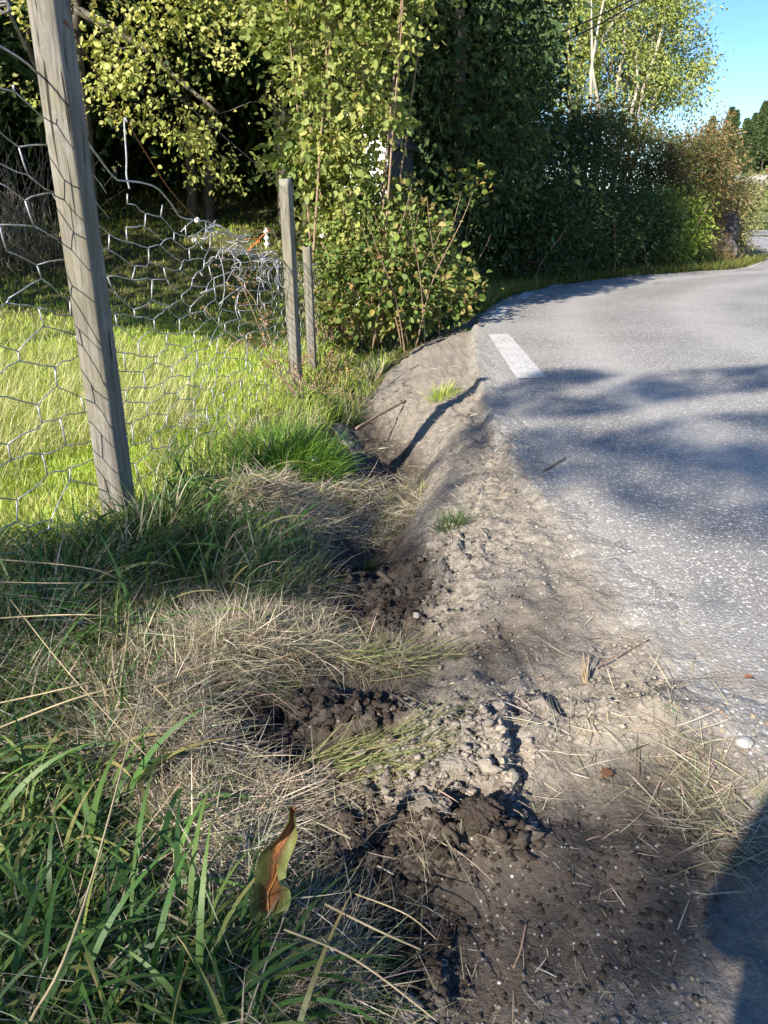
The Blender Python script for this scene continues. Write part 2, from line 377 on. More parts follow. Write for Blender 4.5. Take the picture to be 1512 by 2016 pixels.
# ------------------------------------------------------------------ ground + road
def spread(a, b, fine, lo, hi, g=1.09):
    c = list(np.arange(a, b, fine)); s = fine; x = b
    while x < hi: c.append(x); s *= g; x += s
    c.append(hi); s = fine; x = a-fine; pre = []
    while x > lo: pre.append(x); s *= g; x -= s
    pre.append(lo); return np.array(pre[::-1]+c)
def damp_at(x, y):
    u, v, _ = proj(x, y, np.full(np.shape(x), -.08))
    dd, _ = pl_dist(x, y, DITCH)
    dm = .28+.75*np.exp(-(dd/.17)**2)*sstep(9, 4, y)*sstep(.8, 2.2, y)
    for cu, cv, ru, rv, a in ((600, 1440, 190, 70, .8), (720, 1760, 230, 190, .8), (1230, 1680, 260, 170, .5), (1120, 1880, 330, 190, .42), (690, 1110, 110, 80, .7), (530, 1010, 80, 60, .8),
                              (950, 1330, 170, 70, .22), (1080, 1220, 110, 60, .2), (760, 850, 60, 30, .4), (650, 1360, 150, 50, .4), (1010, 1290, 90, 60, .2)):
        dm = dm + a*np.exp(-((u-cu)/ru)**2-((v-cv)/rv)**2)
    for cu, cv, ru, rv, a in ((1180, 1440, 200, 60, .5), (880, 1500, 170, 110, .35), (1010, 1060, 170, 120, .4), (830, 800, 120, 130, .2)):
        dm = dm - a*np.exp(-((u-cu)/ru)**2-((v-cv)/rv)**2)
    return dm
gx = spread(-1.5, 1.75, .0115, -260, 300); gy = spread(.35, 4.3, .0115, -40, 420, 1.055)
X, Y = np.meshgrid(gx, gy)
Z = height(X, Y); LS = np.clip(LOOSE, 0, 1)
Zf = Z.copy()
nx, ny = len(gx), len(gy)
I = np.arange(nx*ny).reshape(ny, nx)
F = np.stack([I[:-1, :-1], I[:-1, 1:], I[1:, 1:], I[1:, :-1]], -1).reshape(-1, 4)
mb = MB(); mb.add(np.stack([X, Y, Z], -1).reshape(-1, 3), F)
grd = mb.build('ground', M['ground'], smooth=True, attrs={'soil': np.maximum(soilmask(X, Y), (pl_dist(X, Y, EDGE, True)[0] < .12)*1.0).ravel(), 'damp': damp_at(X, Y).ravel(),
     'dirt': (.60+pl_dist(X, Y, EDGE, True)[0]*3.0).ravel(), 'track': (X*0).ravel(), 'loose': LS.ravel(), 'meadow': (sstep(1.35, 1.9, pl_dist(X, Y, EDGE, True)[0])*sstep(2, 3, Y)*(1-sstep(8, 10, Y))).ravel()})
tag(grd, 'sloping ground of meadow, grassy verge and churned bare soil beside the road', kind='structure')

# road sheet: fine where near
def edge_at(P, step):
    seg = np.linalg.norm(np.diff(P, axis=0), axis=1); L = np.concatenate([[0], np.cumsum(seg)])
    s = []; x = 0
    while x < L[-1]:
        s.append(x); yy = np.interp(x, L, P[:, 1]); x += step*(1+max(0, abs(yy-2)-2)*.25)
    s = np.array(s+[L[-1]])
    q = np.stack([np.interp(s, L, P[:, 0]), np.interp(s, L, P[:, 1])], 1)
    t = np.gradient(q, axis=0); k = 9
    t = np.stack([np.convolve(np.pad(t[:, i], k, 'edge'), np.ones(2*k+1)/(2*k+1), 'valid') for i in (0, 1)], 1)
    t /= np.linalg.norm(t, axis=1)[:, None]
    return q, np.stack([t[:, 1], -t[:, 0]], 1), s
q, nr, ss = edge_at(EDGE, .018)
offs = np.concatenate([np.arange(0, .6, .02), np.arange(.6, 2, .06), np.arange(2, 7.01, .35)])
rag = .05*fbm(q[:, 0]*1, q[:, 1]*1, .35, 4, 90) + .05*fbm(q[:, 0], q[:, 1], 1.2, 2, 91)
Pr = q[:, None, :] + nr[:, None, :]*(offs[None, :, None] + (rag[:, None]*np.exp(-offs[None, :]/.3))[:, :, None])
RX, RY = Pr[..., 0], Pr[..., 1]
RZ = .0025*fbm(RX, RY, .1, 2, 95)*np.exp(-offs/.8)[None, :] - .02*np.exp(-offs/.05)[None, :]
ns, no = RX.shape; I = np.arange(ns*no).reshape(ns, no)
F = np.stack([I[:-1, :-1], I[:-1, 1:], I[1:, 1:], I[1:, :-1]], -1).reshape(-1, 4)
u_, v_, _ = proj(RX, RY, RX*0)
dirt = .66*np.exp(-offs/.36)[None, :]*np.ones((ns, 1))*(1-.5*sstep(4.2, 7, RY)) + .35*np.exp(-((u_-1330)/170)**2-((v_-1400)/120)**2)
track = np.exp(-((offs-1.0)/.28)**2)+np.exp(-((offs-2.5)/.3)**2)+np.exp(-((offs-4.3)/.3)**2)
mb = MB(); mb.add(np.stack([RX, RY, RZ], -1).reshape(-1, 3), F)
road = mb.build('road', M['asphalt'], smooth=True, attrs={'dirt': dirt.ravel(), 'damp': damp_at(RX, RY).ravel()*.8, 'track': (track[None, :]*np.ones((ns, 1))).ravel()})
tag(road, 'curving asphalt road with pale exposed stones and a crumbled dusty edge', kind='structure')

# edge-line dashes: corner points in order
def dash(c4, lab):
    P = [p2g(*c, .005) for c in c4]
    mb = MB(); n = 24; V = []
    for i in range(n+1):
        t = i/n; a = P[0]*(1-t)+P[3]*t; b = P[1]*(1-t)+P[2]*t
        e = .006*np.array([fbm(np.array([t*9+c4[0][0]]), np.array([k*5.]), 1, 2)[0] for k in (0, 1)])
        for k in range(5): V.append(a+(b-a)*(k/4*(1+e[1]*4))+np.array([e[0], 0, 0]))
    I = np.arange((n+1)*5).reshape(n+1, 5)
    F = np.stack([I[:-1, :-1], I[:-1, 1:], I[1:, 1:], I[1:, :-1]], -1).reshape(-1, 4)
    mb.add(np.array(V), F); o = mb.build('road_marking', M['paint']); tag(o, lab, kind='structure'); return o
dash([(1018, 745), (1076, 743), (1001, 657), (961, 658)], 'nearest white edge line dash on the asphalt')
dash([(962, 628), (992, 627), (1004, 604), (978, 604)], 'second white edge line dash, crossed by shadows')
dash([(1014, 588), (1036, 588), (1052, 575), (1032, 575)], 'third white edge line dash where the road bends')
dash([(1075, 566), (1096, 565), (1113, 558), (1096, 558)], 'fourth white edge line dash under the hedge')
dash([(1143, 551), (1160, 550), (1180, 545), (1160, 545)], 'fifth white edge line dash under the hedge')
dash([(1215, 543.5), (1235, 543), (1262, 541), (1240, 541)], 'sixth white edge line dash in the bend')
dash([(1468, 527), (1480, 527), (1503, 515), (1497, 515)], 'white edge line beside the rock where the road turns away')

# ------------------------------------------------------------------ vegetation builders
def unit(v): return v/np.maximum(np.linalg.norm(v, axis=-1, keepdims=True), 1e-9)
T_ROUND = (np.array([(0, 0, 0), (.5, 0, -.05), (1, 0, -.10), (.16, .27, .03), (.55, .42, .05), (.86, .24, -.02), (.16, -.27, .03), (.55, -.42, .05), (.86, -.24, -.02)]),
           np.array([(0, 1, 4, 3), (1, 2, 5, 4), (0, 6, 7, 1), (1, 7, 8, 2)]))
T_OVAL = (np.array([(0, 0, 0), (.45, .26, .04), (1, 0, -.08), (.45, -.26, .04), (.5, 0, -.03)]), np.array([(0, 4, 1), (4, 2, 1), (0, 3, 4), (4, 3, 2)]))
T_QUAD = (np.array([(0, 0, 0), (.5, .36, .08), (1, 0, -.05), (.5, -.36, .08)]), np.array([(0, 3, 2, 1)]))
T_NARROW = (np.array([(0, 0, 0), (.5, .16, .03), (1, 0, -.1), (.5, -.16, .03)]), np.array([(0, 3, 2, 1)]))
def put_leaves(mb, P, D, N, size, tpl, col):
    """stamp one leaf template at every point"""
    V, F = tpl; n = len(P)
    D = unit(D); S = unit(np.cross(N, D)); N = np.cross(D, S)
    kz = rng.uniform(-1.2, 4.2, n)[:, None, None]; kw = rng.uniform(.55, 1.12, n)[:, None, None]; sk_ = rng.normal(0, .12, n)[:, None, None]
    Q = P[:, None, :] + size[:, None, None]*(V[None, :, 0:1]*D[:, None, :] + (V[None, :, 1:2]*kw+V[None, :, 0:1]**2*sk_)*S[:, None, :] + kz*V[None, :, 2:3]*N[:, None, :])
    FF = (F[None] + (np.arange(n)*len(V))[:, None, None]).reshape(-1, F.shape[1])
    mb.add(Q.reshape(-1, 3), FF, np.repeat(col, len(V), 0))
def palette(n, cols, wts, var=.16, r=None):
    r = r or rng
    c = np.array(cols)[r.choice(len(cols), n, p=np.array(wts)/np.sum(wts))]
    k = 1+r.normal(0, var, (n, 1)); k2 = 1+r.normal(0, var*.35, (n, 3))
    return np.clip(c*k*k2, .004, .9)
def tube(mb, P, Rd, sides=6, col=None):
    P = np.asarray(P, float); n = len(P); Rd = np.broadcast_to(np.asarray(Rd, float), (n,))
    T = unit(np.gradient(P, axis=0)); a = np.array([0, 0, 1.]) if abs(T[0][2]) < .8 else np.array([1., 0, 0])
    B = unit(np.cross(T, a)); A = np.cross(B, T)
    th = np.arange(sides)*2*math.pi/sides
    V = P[:, None, :] + Rd[:, None, None]*(np.cos(th)[None, :, None]*B[:, None, :] + np.sin(th)[None, :, None]*A[:, None, :])
    I = np.arange(n*sides).reshape(n, sides); J = np.roll(I, -1, 1)
    F = np.stack([I[:-1], J[:-1], J[1:], I[1:]], -1).reshape(-1, 4)
    caps = np.array([I[0][::-1], I[-1]])
    mb.add(V.reshape(-1, 3), [F, caps] if sides != 4 else [np.concatenate([F, caps])], col)
def wob(a, b, n, amt, r=None):
    r = r or rng; t = np.linspace(0, 1, n)[:, None]; P = np.asarray(a)*(1-t)+np.asarray(b)*t
    k = r.normal(0, amt, (2, 3)); return P + np.sin(t*math.pi)*k[0] + np.sin(t*2*math.pi)*k[1]*.5

def tree(name, label, cat, base, stems, blobs, ncl, per, spread_, lsize, cols, wts, leafmat='leaf', bark='bark', tpl=T_OVAL, group=None,
         gaps=.35, seed=1, droop=.2, twigs=True, shell=.5, trunk_name='trunk', crown_name='crown', keep=None, br=.6, upn=.8):
    """stems: [(x,y,z,r0),...] polylines relative to base; blobs: ellipsoids (cx,cy,cz,rx,ry,rz) relative to base"""
    r = np.random.default_rng(seed); base = np.asarray(base, float)
    e = empty(name, tuple(base), label, cat, group)
    wb = MB(); nodes = []; nr_ = []
    for st in stems:
        st = np.array(st, float); P = smooth_path(st, 5); P[:, :3] += r.normal(0, .012, (len(P), 3))*np.minimum(1, P[:, 3:4]*20)
        tube(wb, P[:, :3], P[:, 3], 8)
        nodes.append(P[:, :3]); nr_.append(P[:, 3])
    nodes = np.concatenate(nodes); nr_ = np.concatenate(nr_)
    # cluster centres in the blobs
    vol = np.array([b[3]*b[4]*b[5] for b in blobs]); cc = []
    while len(cc) < ncl:
        b = blobs[r.choice(len(blobs), p=vol/vol.sum())]
        d = r.normal(size=3); d /= np.linalg.norm(d); rad = r.random()**(1/3)
        if r.random() < shell: rad = .78+.25*r.random()
        p = np.array(b[:3]) + d*rad*np.array(b[3:])
        g_ = perlin(np.array([p[0]*1.1+seed*7+p[2]*.37]), np.array([p[2]*1.1-p[1]*.9+seed]))[0]
        if g_ < -gaps: continue
        if p[2]+base[2] < .05: continue
        if keep is not None and not keep(p+base): continue
        cc.append(p)
    cc = np.array(cc)
    if twigs:
        order = np.argsort(np.min(np.linalg.norm(cc[:, None]-nodes[None], axis=2), axis=1)) if len(cc)*len(nodes) < 4e6 else np.arange(len(cc))
        for i in order:
            c = cc[i]; dv = nodes-c; d = np.sqrt((dv**2).sum(1)) + np.clip(dv[:, 2], 0, 9)*1.2; j = np.argmin(d)
            L = d[j]
            if L > 4: continue
            n = 4 if L < .5 else 6
            P = wob(nodes[j], c, n, L*.07, r); r0 = min(nr_[j]*br, .004+.016*L); rr = np.linspace(r0, max(.0022, r0*.35), n)
            tube(wb, P, rr, 5 if r0 > .01 else 3)
            nodes = np.concatenate([nodes, P[1:]]); nr_ = np.concatenate([nr_, rr[1:]])
    wb.build(trunk_name, M[bark], e, smooth=True)
    n = ncl*per
    ci = np.repeat(np.arange(ncl), per)
    off = r.normal(0, 1, (n, 3))*np.array([1, 1, .75])*spread_*(.6+.8*r.random((ncl, 1)))[ci]
    P = cc[ci]+off
    cen = np.mean(cc, 0)
    D = unit(unit(P-cen)*np.array([1, 1, .4])*.5 + unit(off+1e-6)*.5 + r.normal(0, .55, (n, 3)) + np.array([0, 0, -droop]))
    N = unit(r.normal(0, .6, (n, 3)) + np.array([-.25, -.35, upn]))
    sz = lsize*(.45+1.0*r.random(n)**1.3)
    cb = palette(ncl, cols, wts, .10, r)[ci]; c2 = palette(n, cols, wts, .14, r); col = cb*.5+c2*.5
    lb = MB(); put_leaves(lb, P, D, N, sz, tpl, col); lb.build(crown_name, M[leafmat], e)
    return e

def blades(mb, P, Ln, Wd, az, th0, kap, col, seg=4, twist=None, tipcol=None, flat=.3):
    """ribbon blades: th0 angle from vertical at the root, kap extra bend toward the tip"""
    n = len(P); t = np.linspace(0, 1, seg+1)
    th = th0[:, None] + kap[:, None]*t[None, :]**1.3
    d = np.stack([np.sin(th)*np.sin(az)[:, None], np.sin(th)*np.cos(az)[:, None], np.cos(th)], -1)
    stp = (Ln/seg)[:, None, None]*d; c = np.zeros((n, seg+1, 3)); c[:, 1:] = np.cumsum(stp[:, :-1], 1); c += P[:, None, :]
    side = np.stack([np.cos(az), -np.sin(az), np.zeros(n)], -1)
    up = np.stack([np.zeros(n), np.zeros(n), np.ones(n)], -1)
    tw = twist if twist is not None else rng.normal(0, .5, n)
    nrm = np.cross(d, side[:, None, :]); S = np.cos(tw)[:, None, None]*side[:, None, :] + np.sin(tw)[:, None, None]*nrm
    wv = (Wd[:, None]*(np.clip(.55+1.2*t, 0, 1)*(1-t**2.2)+.04)[None, :])[..., None]*.5
    V = np.stack([c-S*wv, c+S*wv], 2).reshape(n, -1, 3)
    k = np.arange(seg)[:, None]*2; f = np.concatenate([k, k+1, k+3, k+2], 1)
    F = (f[None] + (np.arange(n)*(2*seg+2))[:, None, None]).reshape(-1, 4)
    cc = np.repeat(col[:, None, :], 2*seg+2, 1)
    if tipcol is not None:
        tt = np.repeat(t, 2)[None, :, None]**1.5; cc = cc*(1-tt)+tipcol[:, None, :]*tt
    mb.add(V.reshape(-1, 3), F, cc.reshape(-1, 3))
GREEN = [(.055, .11, .03), (.085, .15, .038), (.14, .18, .055), (.05, .095, .04)]
LIME = [(.36, .48, .07), (.44, .53, .10), (.50, .53, .16), (.25, .37, .05)]
DRY = [(.33, .275, .20), (.44, .38, .29), (.22, .18, .135), (.56, .50, .40), (.28, .27, .16)]
def scatter(poly, n, zlev=-.1, jitter=0, r=None):
    """random ground points whose picture falls in the polygon (uniform over the ground, denser close by)"""
    r = r or rng; pu = np.array(poly, float); out = []
    u0, u1, v0, v1 = pu[:, 0].min(), pu[:, 0].max(), max(pu[:, 1].min(), 470), pu[:, 1].max()
    tot = 0
    while tot < n:
        u = r.uniform(u0, u1, n); v = r.uniform(v0, v1, n); m = in_poly(u, v, poly); u, v = u[m], v[m]
        x = (u-756)/FPX; yd = (v-1008)/FPX; dz = -math.sin(PITCH)-yd*math.cos(PITCH); t = (zlev-CAMZ)/dz
        out.append(np.stack([x*t, (math.cos(PITCH)-yd*math.sin(PITCH))*t], 1)); tot += len(u)
    P = np.concatenate(out)[:n]
    if jitter: P = P + r.normal(0, jitter, P.shape)
    return np.column_stack([P, H(P[:, 0], P[:, 1])])

exec_parts = True
# ------------------------------------------------------------------ field grass
def field():
    mb = MB(); r = rng
    poly = [(-160, 470), (700, 470), (690, 640), (660, 800), (520, 800), (330, 960), (250, 1060), (0, 1080), (-160, 1100)]
    P = scatter(poly, 62000, -.12, 0.0)
    d = np.hypot(P[:, 0], P[:, 1]); n = len(P)
    keep = (P[:, 1] > 1.5) & (pl_dist(P[:, 0], P[:, 1], EDGE, True)[0] > 1.0); P = P[keep]; d = d[keep]; n = len(P)
    patch = fbm(P[:, 0], P[:, 1], .9, 3, 77)
    Ln = (.05+.06*r.random(n))*(1+.35*patch); col = palette(n, LIME, [3, 3, 1.2, 2], .15)
    dry = r.random(n) < np.clip(.12+.7*patch, .03, .5); col[dry] = palette(dry.sum(), [(.46, .46, .18), (.52, .48, .26)], [1, 1], .15)
    blades(mb, P-np.array([0, 0, .01]), Ln, .0042*np.maximum(1, d/4.5)*(1+.5*r.random(n)), r.uniform(0, 6.28, n), r.uniform(.05, .6, n), r.uniform(.2, 1.1, n), col, 3)
    o = mb.build('meadow_grass', M['grass']); tag(o, 'short bright green meadow grass beyond the wire fence', 'grass', kind='stuff')
    # pale seeding grass behind the near post
    mb = MB()
    P = scatter([(-120, 640), (120, 640), (330, 700), (420, 790), (300, 860), (60, 900), (-120, 1000)], 5200, -.12, .05)
    n = len(P); Ln = r.uniform(.14, .34, n)
    blades(mb, P, Ln, np.full(n, .0032), r.normal(1.9, .8, n), r.uniform(.1, .5, n), r.uniform(.3, 1.4, n), palette(n, [(.56, .52, .32), (.50, .50, .24), (.42, .47, .16)], [3, 2, 2], .12), 4)
    o = mb.build('seeding_grass', M['straw']); tag(o, 'pale dry seeding grass leaning over in the sunny meadow', 'grass', kind='stuff')
field()

# ------------------------------------------------------------------ verge grass and straw
def verge():
    r = rng
    # medium green grass around the post foot and along the fence
    mb = MB()
    for poly, n, L, wd, th, cols, wt in (
        ([(-150, 1040), (160, 1050), (330, 960), (440, 960), (600, 1080), (640, 1130), (500, 1220), (330, 1240), (220, 1500), (-150, 1500)], 8500, (.08, .24), .005, .75, GREEN, [3, 3, 1.5, 2]),
        ([(300, 820), (520, 780), (690, 690), (740, 720), (650, 800), (560, 900), (430, 960), (300, 940)], 3800, (.08, .2), .0045, .4, LIME+GREEN, [2, 2, 1, 2, 1, 2, 1, .3]),
        ([(640, 680), (700, 640), (820, 590), (930, 590), (900, 620), (780, 670), (720, 720)], 3000, (.07, .2), .006, .5, LIME+GREEN, [1, 1, 1, 2, 1, 2, 1, .3]),
        ([(-150, 1480), (230, 1480), (300, 1640), (400, 1800), (560, 1900), (600, 2120), (-150, 2120)], 4600, (.06, .17), .0042, 1.15, GREEN, [3, 3, 1, 3]),
        ([(430, 1780), (580, 1740), (680, 1850), (720, 2100), (430, 2100)], 1800, (.07, .17), .002, 1.25, GREEN+DRY, [3, 3, 1, 3, .6, .6, .5, .5, .5]),
        ([(600, 930), (720, 880), (840, 900), (800, 960), (640, 1010)], 700, (.05, .13), .003, 1.0, LIME+DRY, [1, 1, 1, 1, 1, 1, 1, 1, 1])):
        P = scatter(poly, n, -.08, .02); n = len(P); d = np.hypot(P[:, 0], P[:, 1])
        cl = perlin(P[:, 0]*5, P[:, 1]*5, 12)
        az = perlin(P[:, 0]*2.2, P[:, 1]*2.2, 14)*4 + r.normal(.8, .9, n)
        dry = r.random(n) < .22+.25*(perlin(P[:, 0]*3, P[:, 1]*3, 19) > .1)
        col = palette(n, cols, wt, .18); col[dry] = palette(dry.sum(), DRY, [2, 2, 1, 1, 2], .15)
        blades(mb, P-np.array([0, 0, .01]), r.uniform(*L, n)*(1+.3*cl), wd*(.5+r.random(n))*np.maximum(1, d/5), az, np.abs(r.normal(th, .35, n)), r.uniform(.2, 1.6, n), col, 5)
    o = mb.build('verge_grass', M['grass']); tag(o, 'tangled green grass on the verge around the fence posts', 'grass', kind='stuff')
    # wide dark blades, lower left
    mb = MB()
    for poly, n, L in (([(-150, 1480), (200, 1480), (300, 1600), (350, 1780), (480, 1900), (560, 2120), (-150, 2120)], 800, (.14, .32)),
                    ([(-100, 1080), (300, 1060), (560, 1010), (560, 1150), (300, 1300), (-100, 1450)], 520, (.16, .38)),
                    ([(300, 880), (480, 900), (480, 1000), (300, 1050)], 160, (.2, .45))):
        P = scatter(poly, n, -.08, .02); n = len(P)
        col = palette(n, [(.06, .125, .04), (.08, .165, .045), (.12, .20, .055), (.24, .29, .08)], [3, 3, 2, .4], .12)
        tip = np.where((r.random(n) < .12)[:, None], np.array([[.48, .36, .16]]), col*1.15)
        blades(mb, P, r.uniform(*L, n), r.uniform(.007, .014, n), r.normal(.3, 1.3, n), np.abs(r.normal(.85, .35, n)), r.uniform(.9, 2.6, n), col, 10, r.normal(0, .7, n), tip)
    o = mb.build('broad_grass', M['grass']); tag(o, 'broad bent blades of dark green couch grass on the verge', 'grass', kind='stuff')
    # dry straw: lying, thin, matted
    mb = MB()
    for poly, n, L, lift, wt in (
        ([(230, 1180), (480, 1180), (640, 1240), (780, 1260), (800, 1310), (640, 1300), (520, 1370), (410, 1400), (410, 1500), (250, 1560), (200, 1480), (240, 1330)], 10500, (.04, .17), .04, [3, 3, 3, 1.6, 3]),
        ([(200, 1480), (430, 1470), (520, 1520), (640, 1530), (560, 1600), (520, 1700), (400, 1760), (320, 1700), (300, 1590)], 5200, (.04, .15), .05, [2, 3, 2, 3, 1]),
        ([(420, 930), (560, 940), (640, 1000), (600, 1060), (480, 1070), (440, 1000)], 2600, (.06, .2), .04, [2, 3, 2, 2, 1]),
        ([(620, 930), (720, 870), (830, 870), (830, 930), (720, 980), (600, 990)], 2600, (.06, .2), .03, [2, 3, 1, 3, 2]),
        ([(440, 1060), (640, 1060), (650, 1160), (600, 1230), (420, 1200)], 2000, (.05, .17), .03, [2, 2, 3, 1, 1]),
        ([(-100, 1180), (260, 1180), (240, 1480), (-100, 1480)], 2200, (.1, .34), .07, [2, 2, 2, 1, 2]),
        ([(-120, 1500), (250, 1500), (450, 1800), (500, 2050), (-120, 2050)], 450, (.06, .25), .06, [2, 2, 2, 1, 2]),
        ([(640, 1530), (860, 1560), (900, 1720), (800, 1800), (560, 1750)], 420, (.04, .15), .015, [2, 2, 3, 1, 1]),
        ([(460, 1740), (640, 1760), (720, 1880), (660, 2050), (460, 2030)], 1700, (.05, .2), .05, [2, 2, 3, 1, 1]),
        ([(1050, 1480), (1200, 1420), (1340, 1470), (1420, 1620), (1330, 1660), (1250, 1560), (1100, 1540)], 340, (.04, .14), .012, [3, 3, 2, 2, 2]),
        ([(1280, 1480), (1400, 1560), (1420, 1700), (1340, 1650)], 240, (.04, .12), .02, [2, 2, 1, 1, 5]),
        ([(1380, 1600), (1560, 1560), (1560, 1800), (1400, 1760)], 300, (.04, .12), .02, [1, 1, 1, 1, 5]),
        ([(640, 1290), (1100, 1290), (1250, 1440), (1000, 1660), (700, 1560)], 330, (.02, .1), .008, [2, 3, 2, 2, 1]),
        ([(900, 1500), (1350, 1480), (1400, 2016), (850, 2016)], 200, (.015, .08), .004, [2, 3, 2, 2, 1]),
        ([(1050, 1100), (1500, 1100), (1550, 1500), (1150, 1450)], 260, (.02, .12), .004, [3, 3, 1, 3, 1]),
        ([(700, 760), (900, 700), (960, 780), (850, 950), (700, 860)], 620, (.02, .12), .008, [2, 3, 2, 2, 2]),
        ([(860, 960), (1010, 870), (1080, 960), (960, 1050)], 420, (.02, .1), .01, [2, 3, 2, 2, 2])):
        P = scatter(poly, n, -.06, .015); n = len(P)
        P[:, 2] += np.abs(r.normal(0, lift*.5, n))
        az = r.uniform(0, 6.28, n)*.45 + .55*(1.57+perlin(P[:, 0]*3, P[:, 1]*3, 31)*3) + (r.random(n) < .5)*math.pi
        hd = np.hypot(P[:, 0], P[:, 1])
        blades(mb, P, r.uniform(*L, n), (.0011+.0016*r.random(n)**2)*np.maximum(1, hd/2.2), az, r.normal(1.38, .17, n), r.normal(.15, .35, n), palette(n, DRY, wt, .2), 4)
    # upright dead stems
    P = scatter([(230, 1180), (640, 1220), (640, 1280), (300, 1420), (220, 1400)], 700, -.06, .02); n = len(P)
    blades(mb, P, r.uniform(.06, .16, n), np.full(n, .0018), r.uniform(0, 6.28, n), np.abs(r.normal(.3, .3, n)), r.normal(.2, .4, n), palette(n, DRY, [2, 3, 1, 3, 3], .15), 4)
    o = mb.build('dry_straw', M['straw']); tag(o, 'matted dry mown grass lying over the verge and soil', 'straw', kind='stuff')
    # green cut grass bundles lying to the right
    mb = MB()
    for poly, n, a0 in (([(560, 1480), (700, 1420), (850, 1450), (880, 1500), (700, 1530)], 330, 1.3), ([(600, 1250), (840, 1260), (880, 1310), (700, 1310)], 170, 1.5)):
        P = scatter(poly, n, -.05, .01); n = len(P); P[:, 2] += np.abs(r.normal(.01, .015, n))
        blades(mb, P, r.uniform(.07, .2, n), r.uniform(.0015, .0035, n), r.normal(a0, .3, n), r.normal(1.35, .15, n), r.normal(.2, .3, n), palette(n, [(.15, .19, .06), (.26, .27, .12), (.44, .40, .22)], [2, 2, 2], .15), 5)
    o = mb.build('cut_grass', M['grass']); tag(o, 'green cut grass lying in bundles across the soil', 'grass', kind='stuff')
verge()

def tuft(name, label, u, v, n, L, rad, cols, wt, wd=.0035, th=.5, z=-.08, cat='grass tuft', kap=(.4, 1.5)):
    c = p2g(u, v, z); c[2] = H(c[0], c[1])[0]; r = rng; mb = MB()
    a = r.uniform(0, 6.28, n); q_ = rad*np.sqrt(r.random(n)); P = np.column_stack([c[0]+q_*np.sin(a), c[1]+q_*np.cos(a), np.zeros(n)]); P[:, 2] = H(P[:, 0], P[:, 1])-.005
    blades(mb, P, r.uniform(*L, n), wd*(.6+.8*r.random(n)), a+r.normal(0, .6, n), np.abs(r.normal(th, .3, n))*(.3+q_/rad), r.uniform(*kap, n), palette(n, cols, wt, .15), 6)
    o = mb.build(name, M['grass'], loc=c); tag(o, label, cat); return o
tuft('grass_tuft', 'large drooping green grass tuft below the second post', 560, 900, 1700, (.12, .27), .26, [(.07, .16, .025), (.12, .24, .03), (.2, .34, .05), (.4, .38, .16)], [3, 4, 2, .6])
tuft('grass_tuft', 'small fresh green tuft alone on the bare dirt slope', 872, 775, 160, (.06, .15), .09, LIME, [2, 2, 1, 1], .004)
tuft('grass_tuft', 'dark thin tuft of grass in the ditch bank soil', 888, 1045, 220, (.05, .12), .05, GREEN, [2, 2, 1, 2], .002)
tuft('grass_tuft', 'spiky dark clump between straw and ditch', 720, 1040, 130, (.06, .13), .03, [(.12, .11, .05), (.1, .13, .04)], [1, 1], .004, .8)
tuft('grass_tuft', 'tall green grass clump against the foot of the near post', 318, 1050, 170, (.12, .3), .08, GREEN+DRY, [3, 3, 2, 1, .5, .5, .3, .3, .3], .006)
tuft('grass_tuft', 'shaded green tuft under the small dead bracken', 655, 760, 500, (.08, .2), .18, GREEN, [2, 3, 2, 1], .004)

# long bent stalks across the lower left
def stalks():
    P = []
    for i, (a, b, c, w_) in enumerate((((-20, 1100), (180, 1120), (260, 1160), .0022), ((-20, 1145), (120, 1148), (250, 1145), .002), ((-20, 1218), (160, 1210), (300, 1222), .002),
        ((-20, 1440), (200, 1360), (420, 1330), .0022), ((-30, 1390), (150, 1350), (330, 1300), .0018), ((60, 2010), (190, 1700), (330, 1150), .0022), ((20, 1180), (140, 1330), (300, 1500), .0016),
        ((640, 1780), (740, 1830), (830, 1870), .0022), ((560, 1830), (700, 1890), (860, 2010), .002), ((700, 1760), (800, 1800), (860, 1850), .0015))):
        zz = (.10, .13, .08) if i < 7 else (.03, .04, .0)
        a = p2g(*a, zz[0]*.6); b = p2g(*b, zz[1]); c = p2g(*c, 0.0 if i >= 7 else .02)
        mb = MB(); pts = smooth_path([a, b, c], 8); tube(mb, pts, np.linspace(w_, w_*.6, len(pts)), 5, (.46, .38, .24))
        labs = ['dry stalk reaching in from the left edge below the post, topmost of the crossing ones', 'dry straight stalk just under the topmost crossing one', 'thin dry stalk crossing the shaded grass at mid left',
                'bent dry stalk rising toward the straw mound', 'thin dry stalk above the bent one near the straw mound', 'long pale stalk climbing steeply through the broad grass', 'fine stalk slanting down into the straw',
                'dry stalk right of the curled leaf', 'long dry stalk in the bottom shade below the curled leaf', 'short dry stalk at the edge of the dark soil']
        o = mb.build('grass_stalk', M['straw'], loc=a); tag(o, labs[i], 'stalk')
stalks()

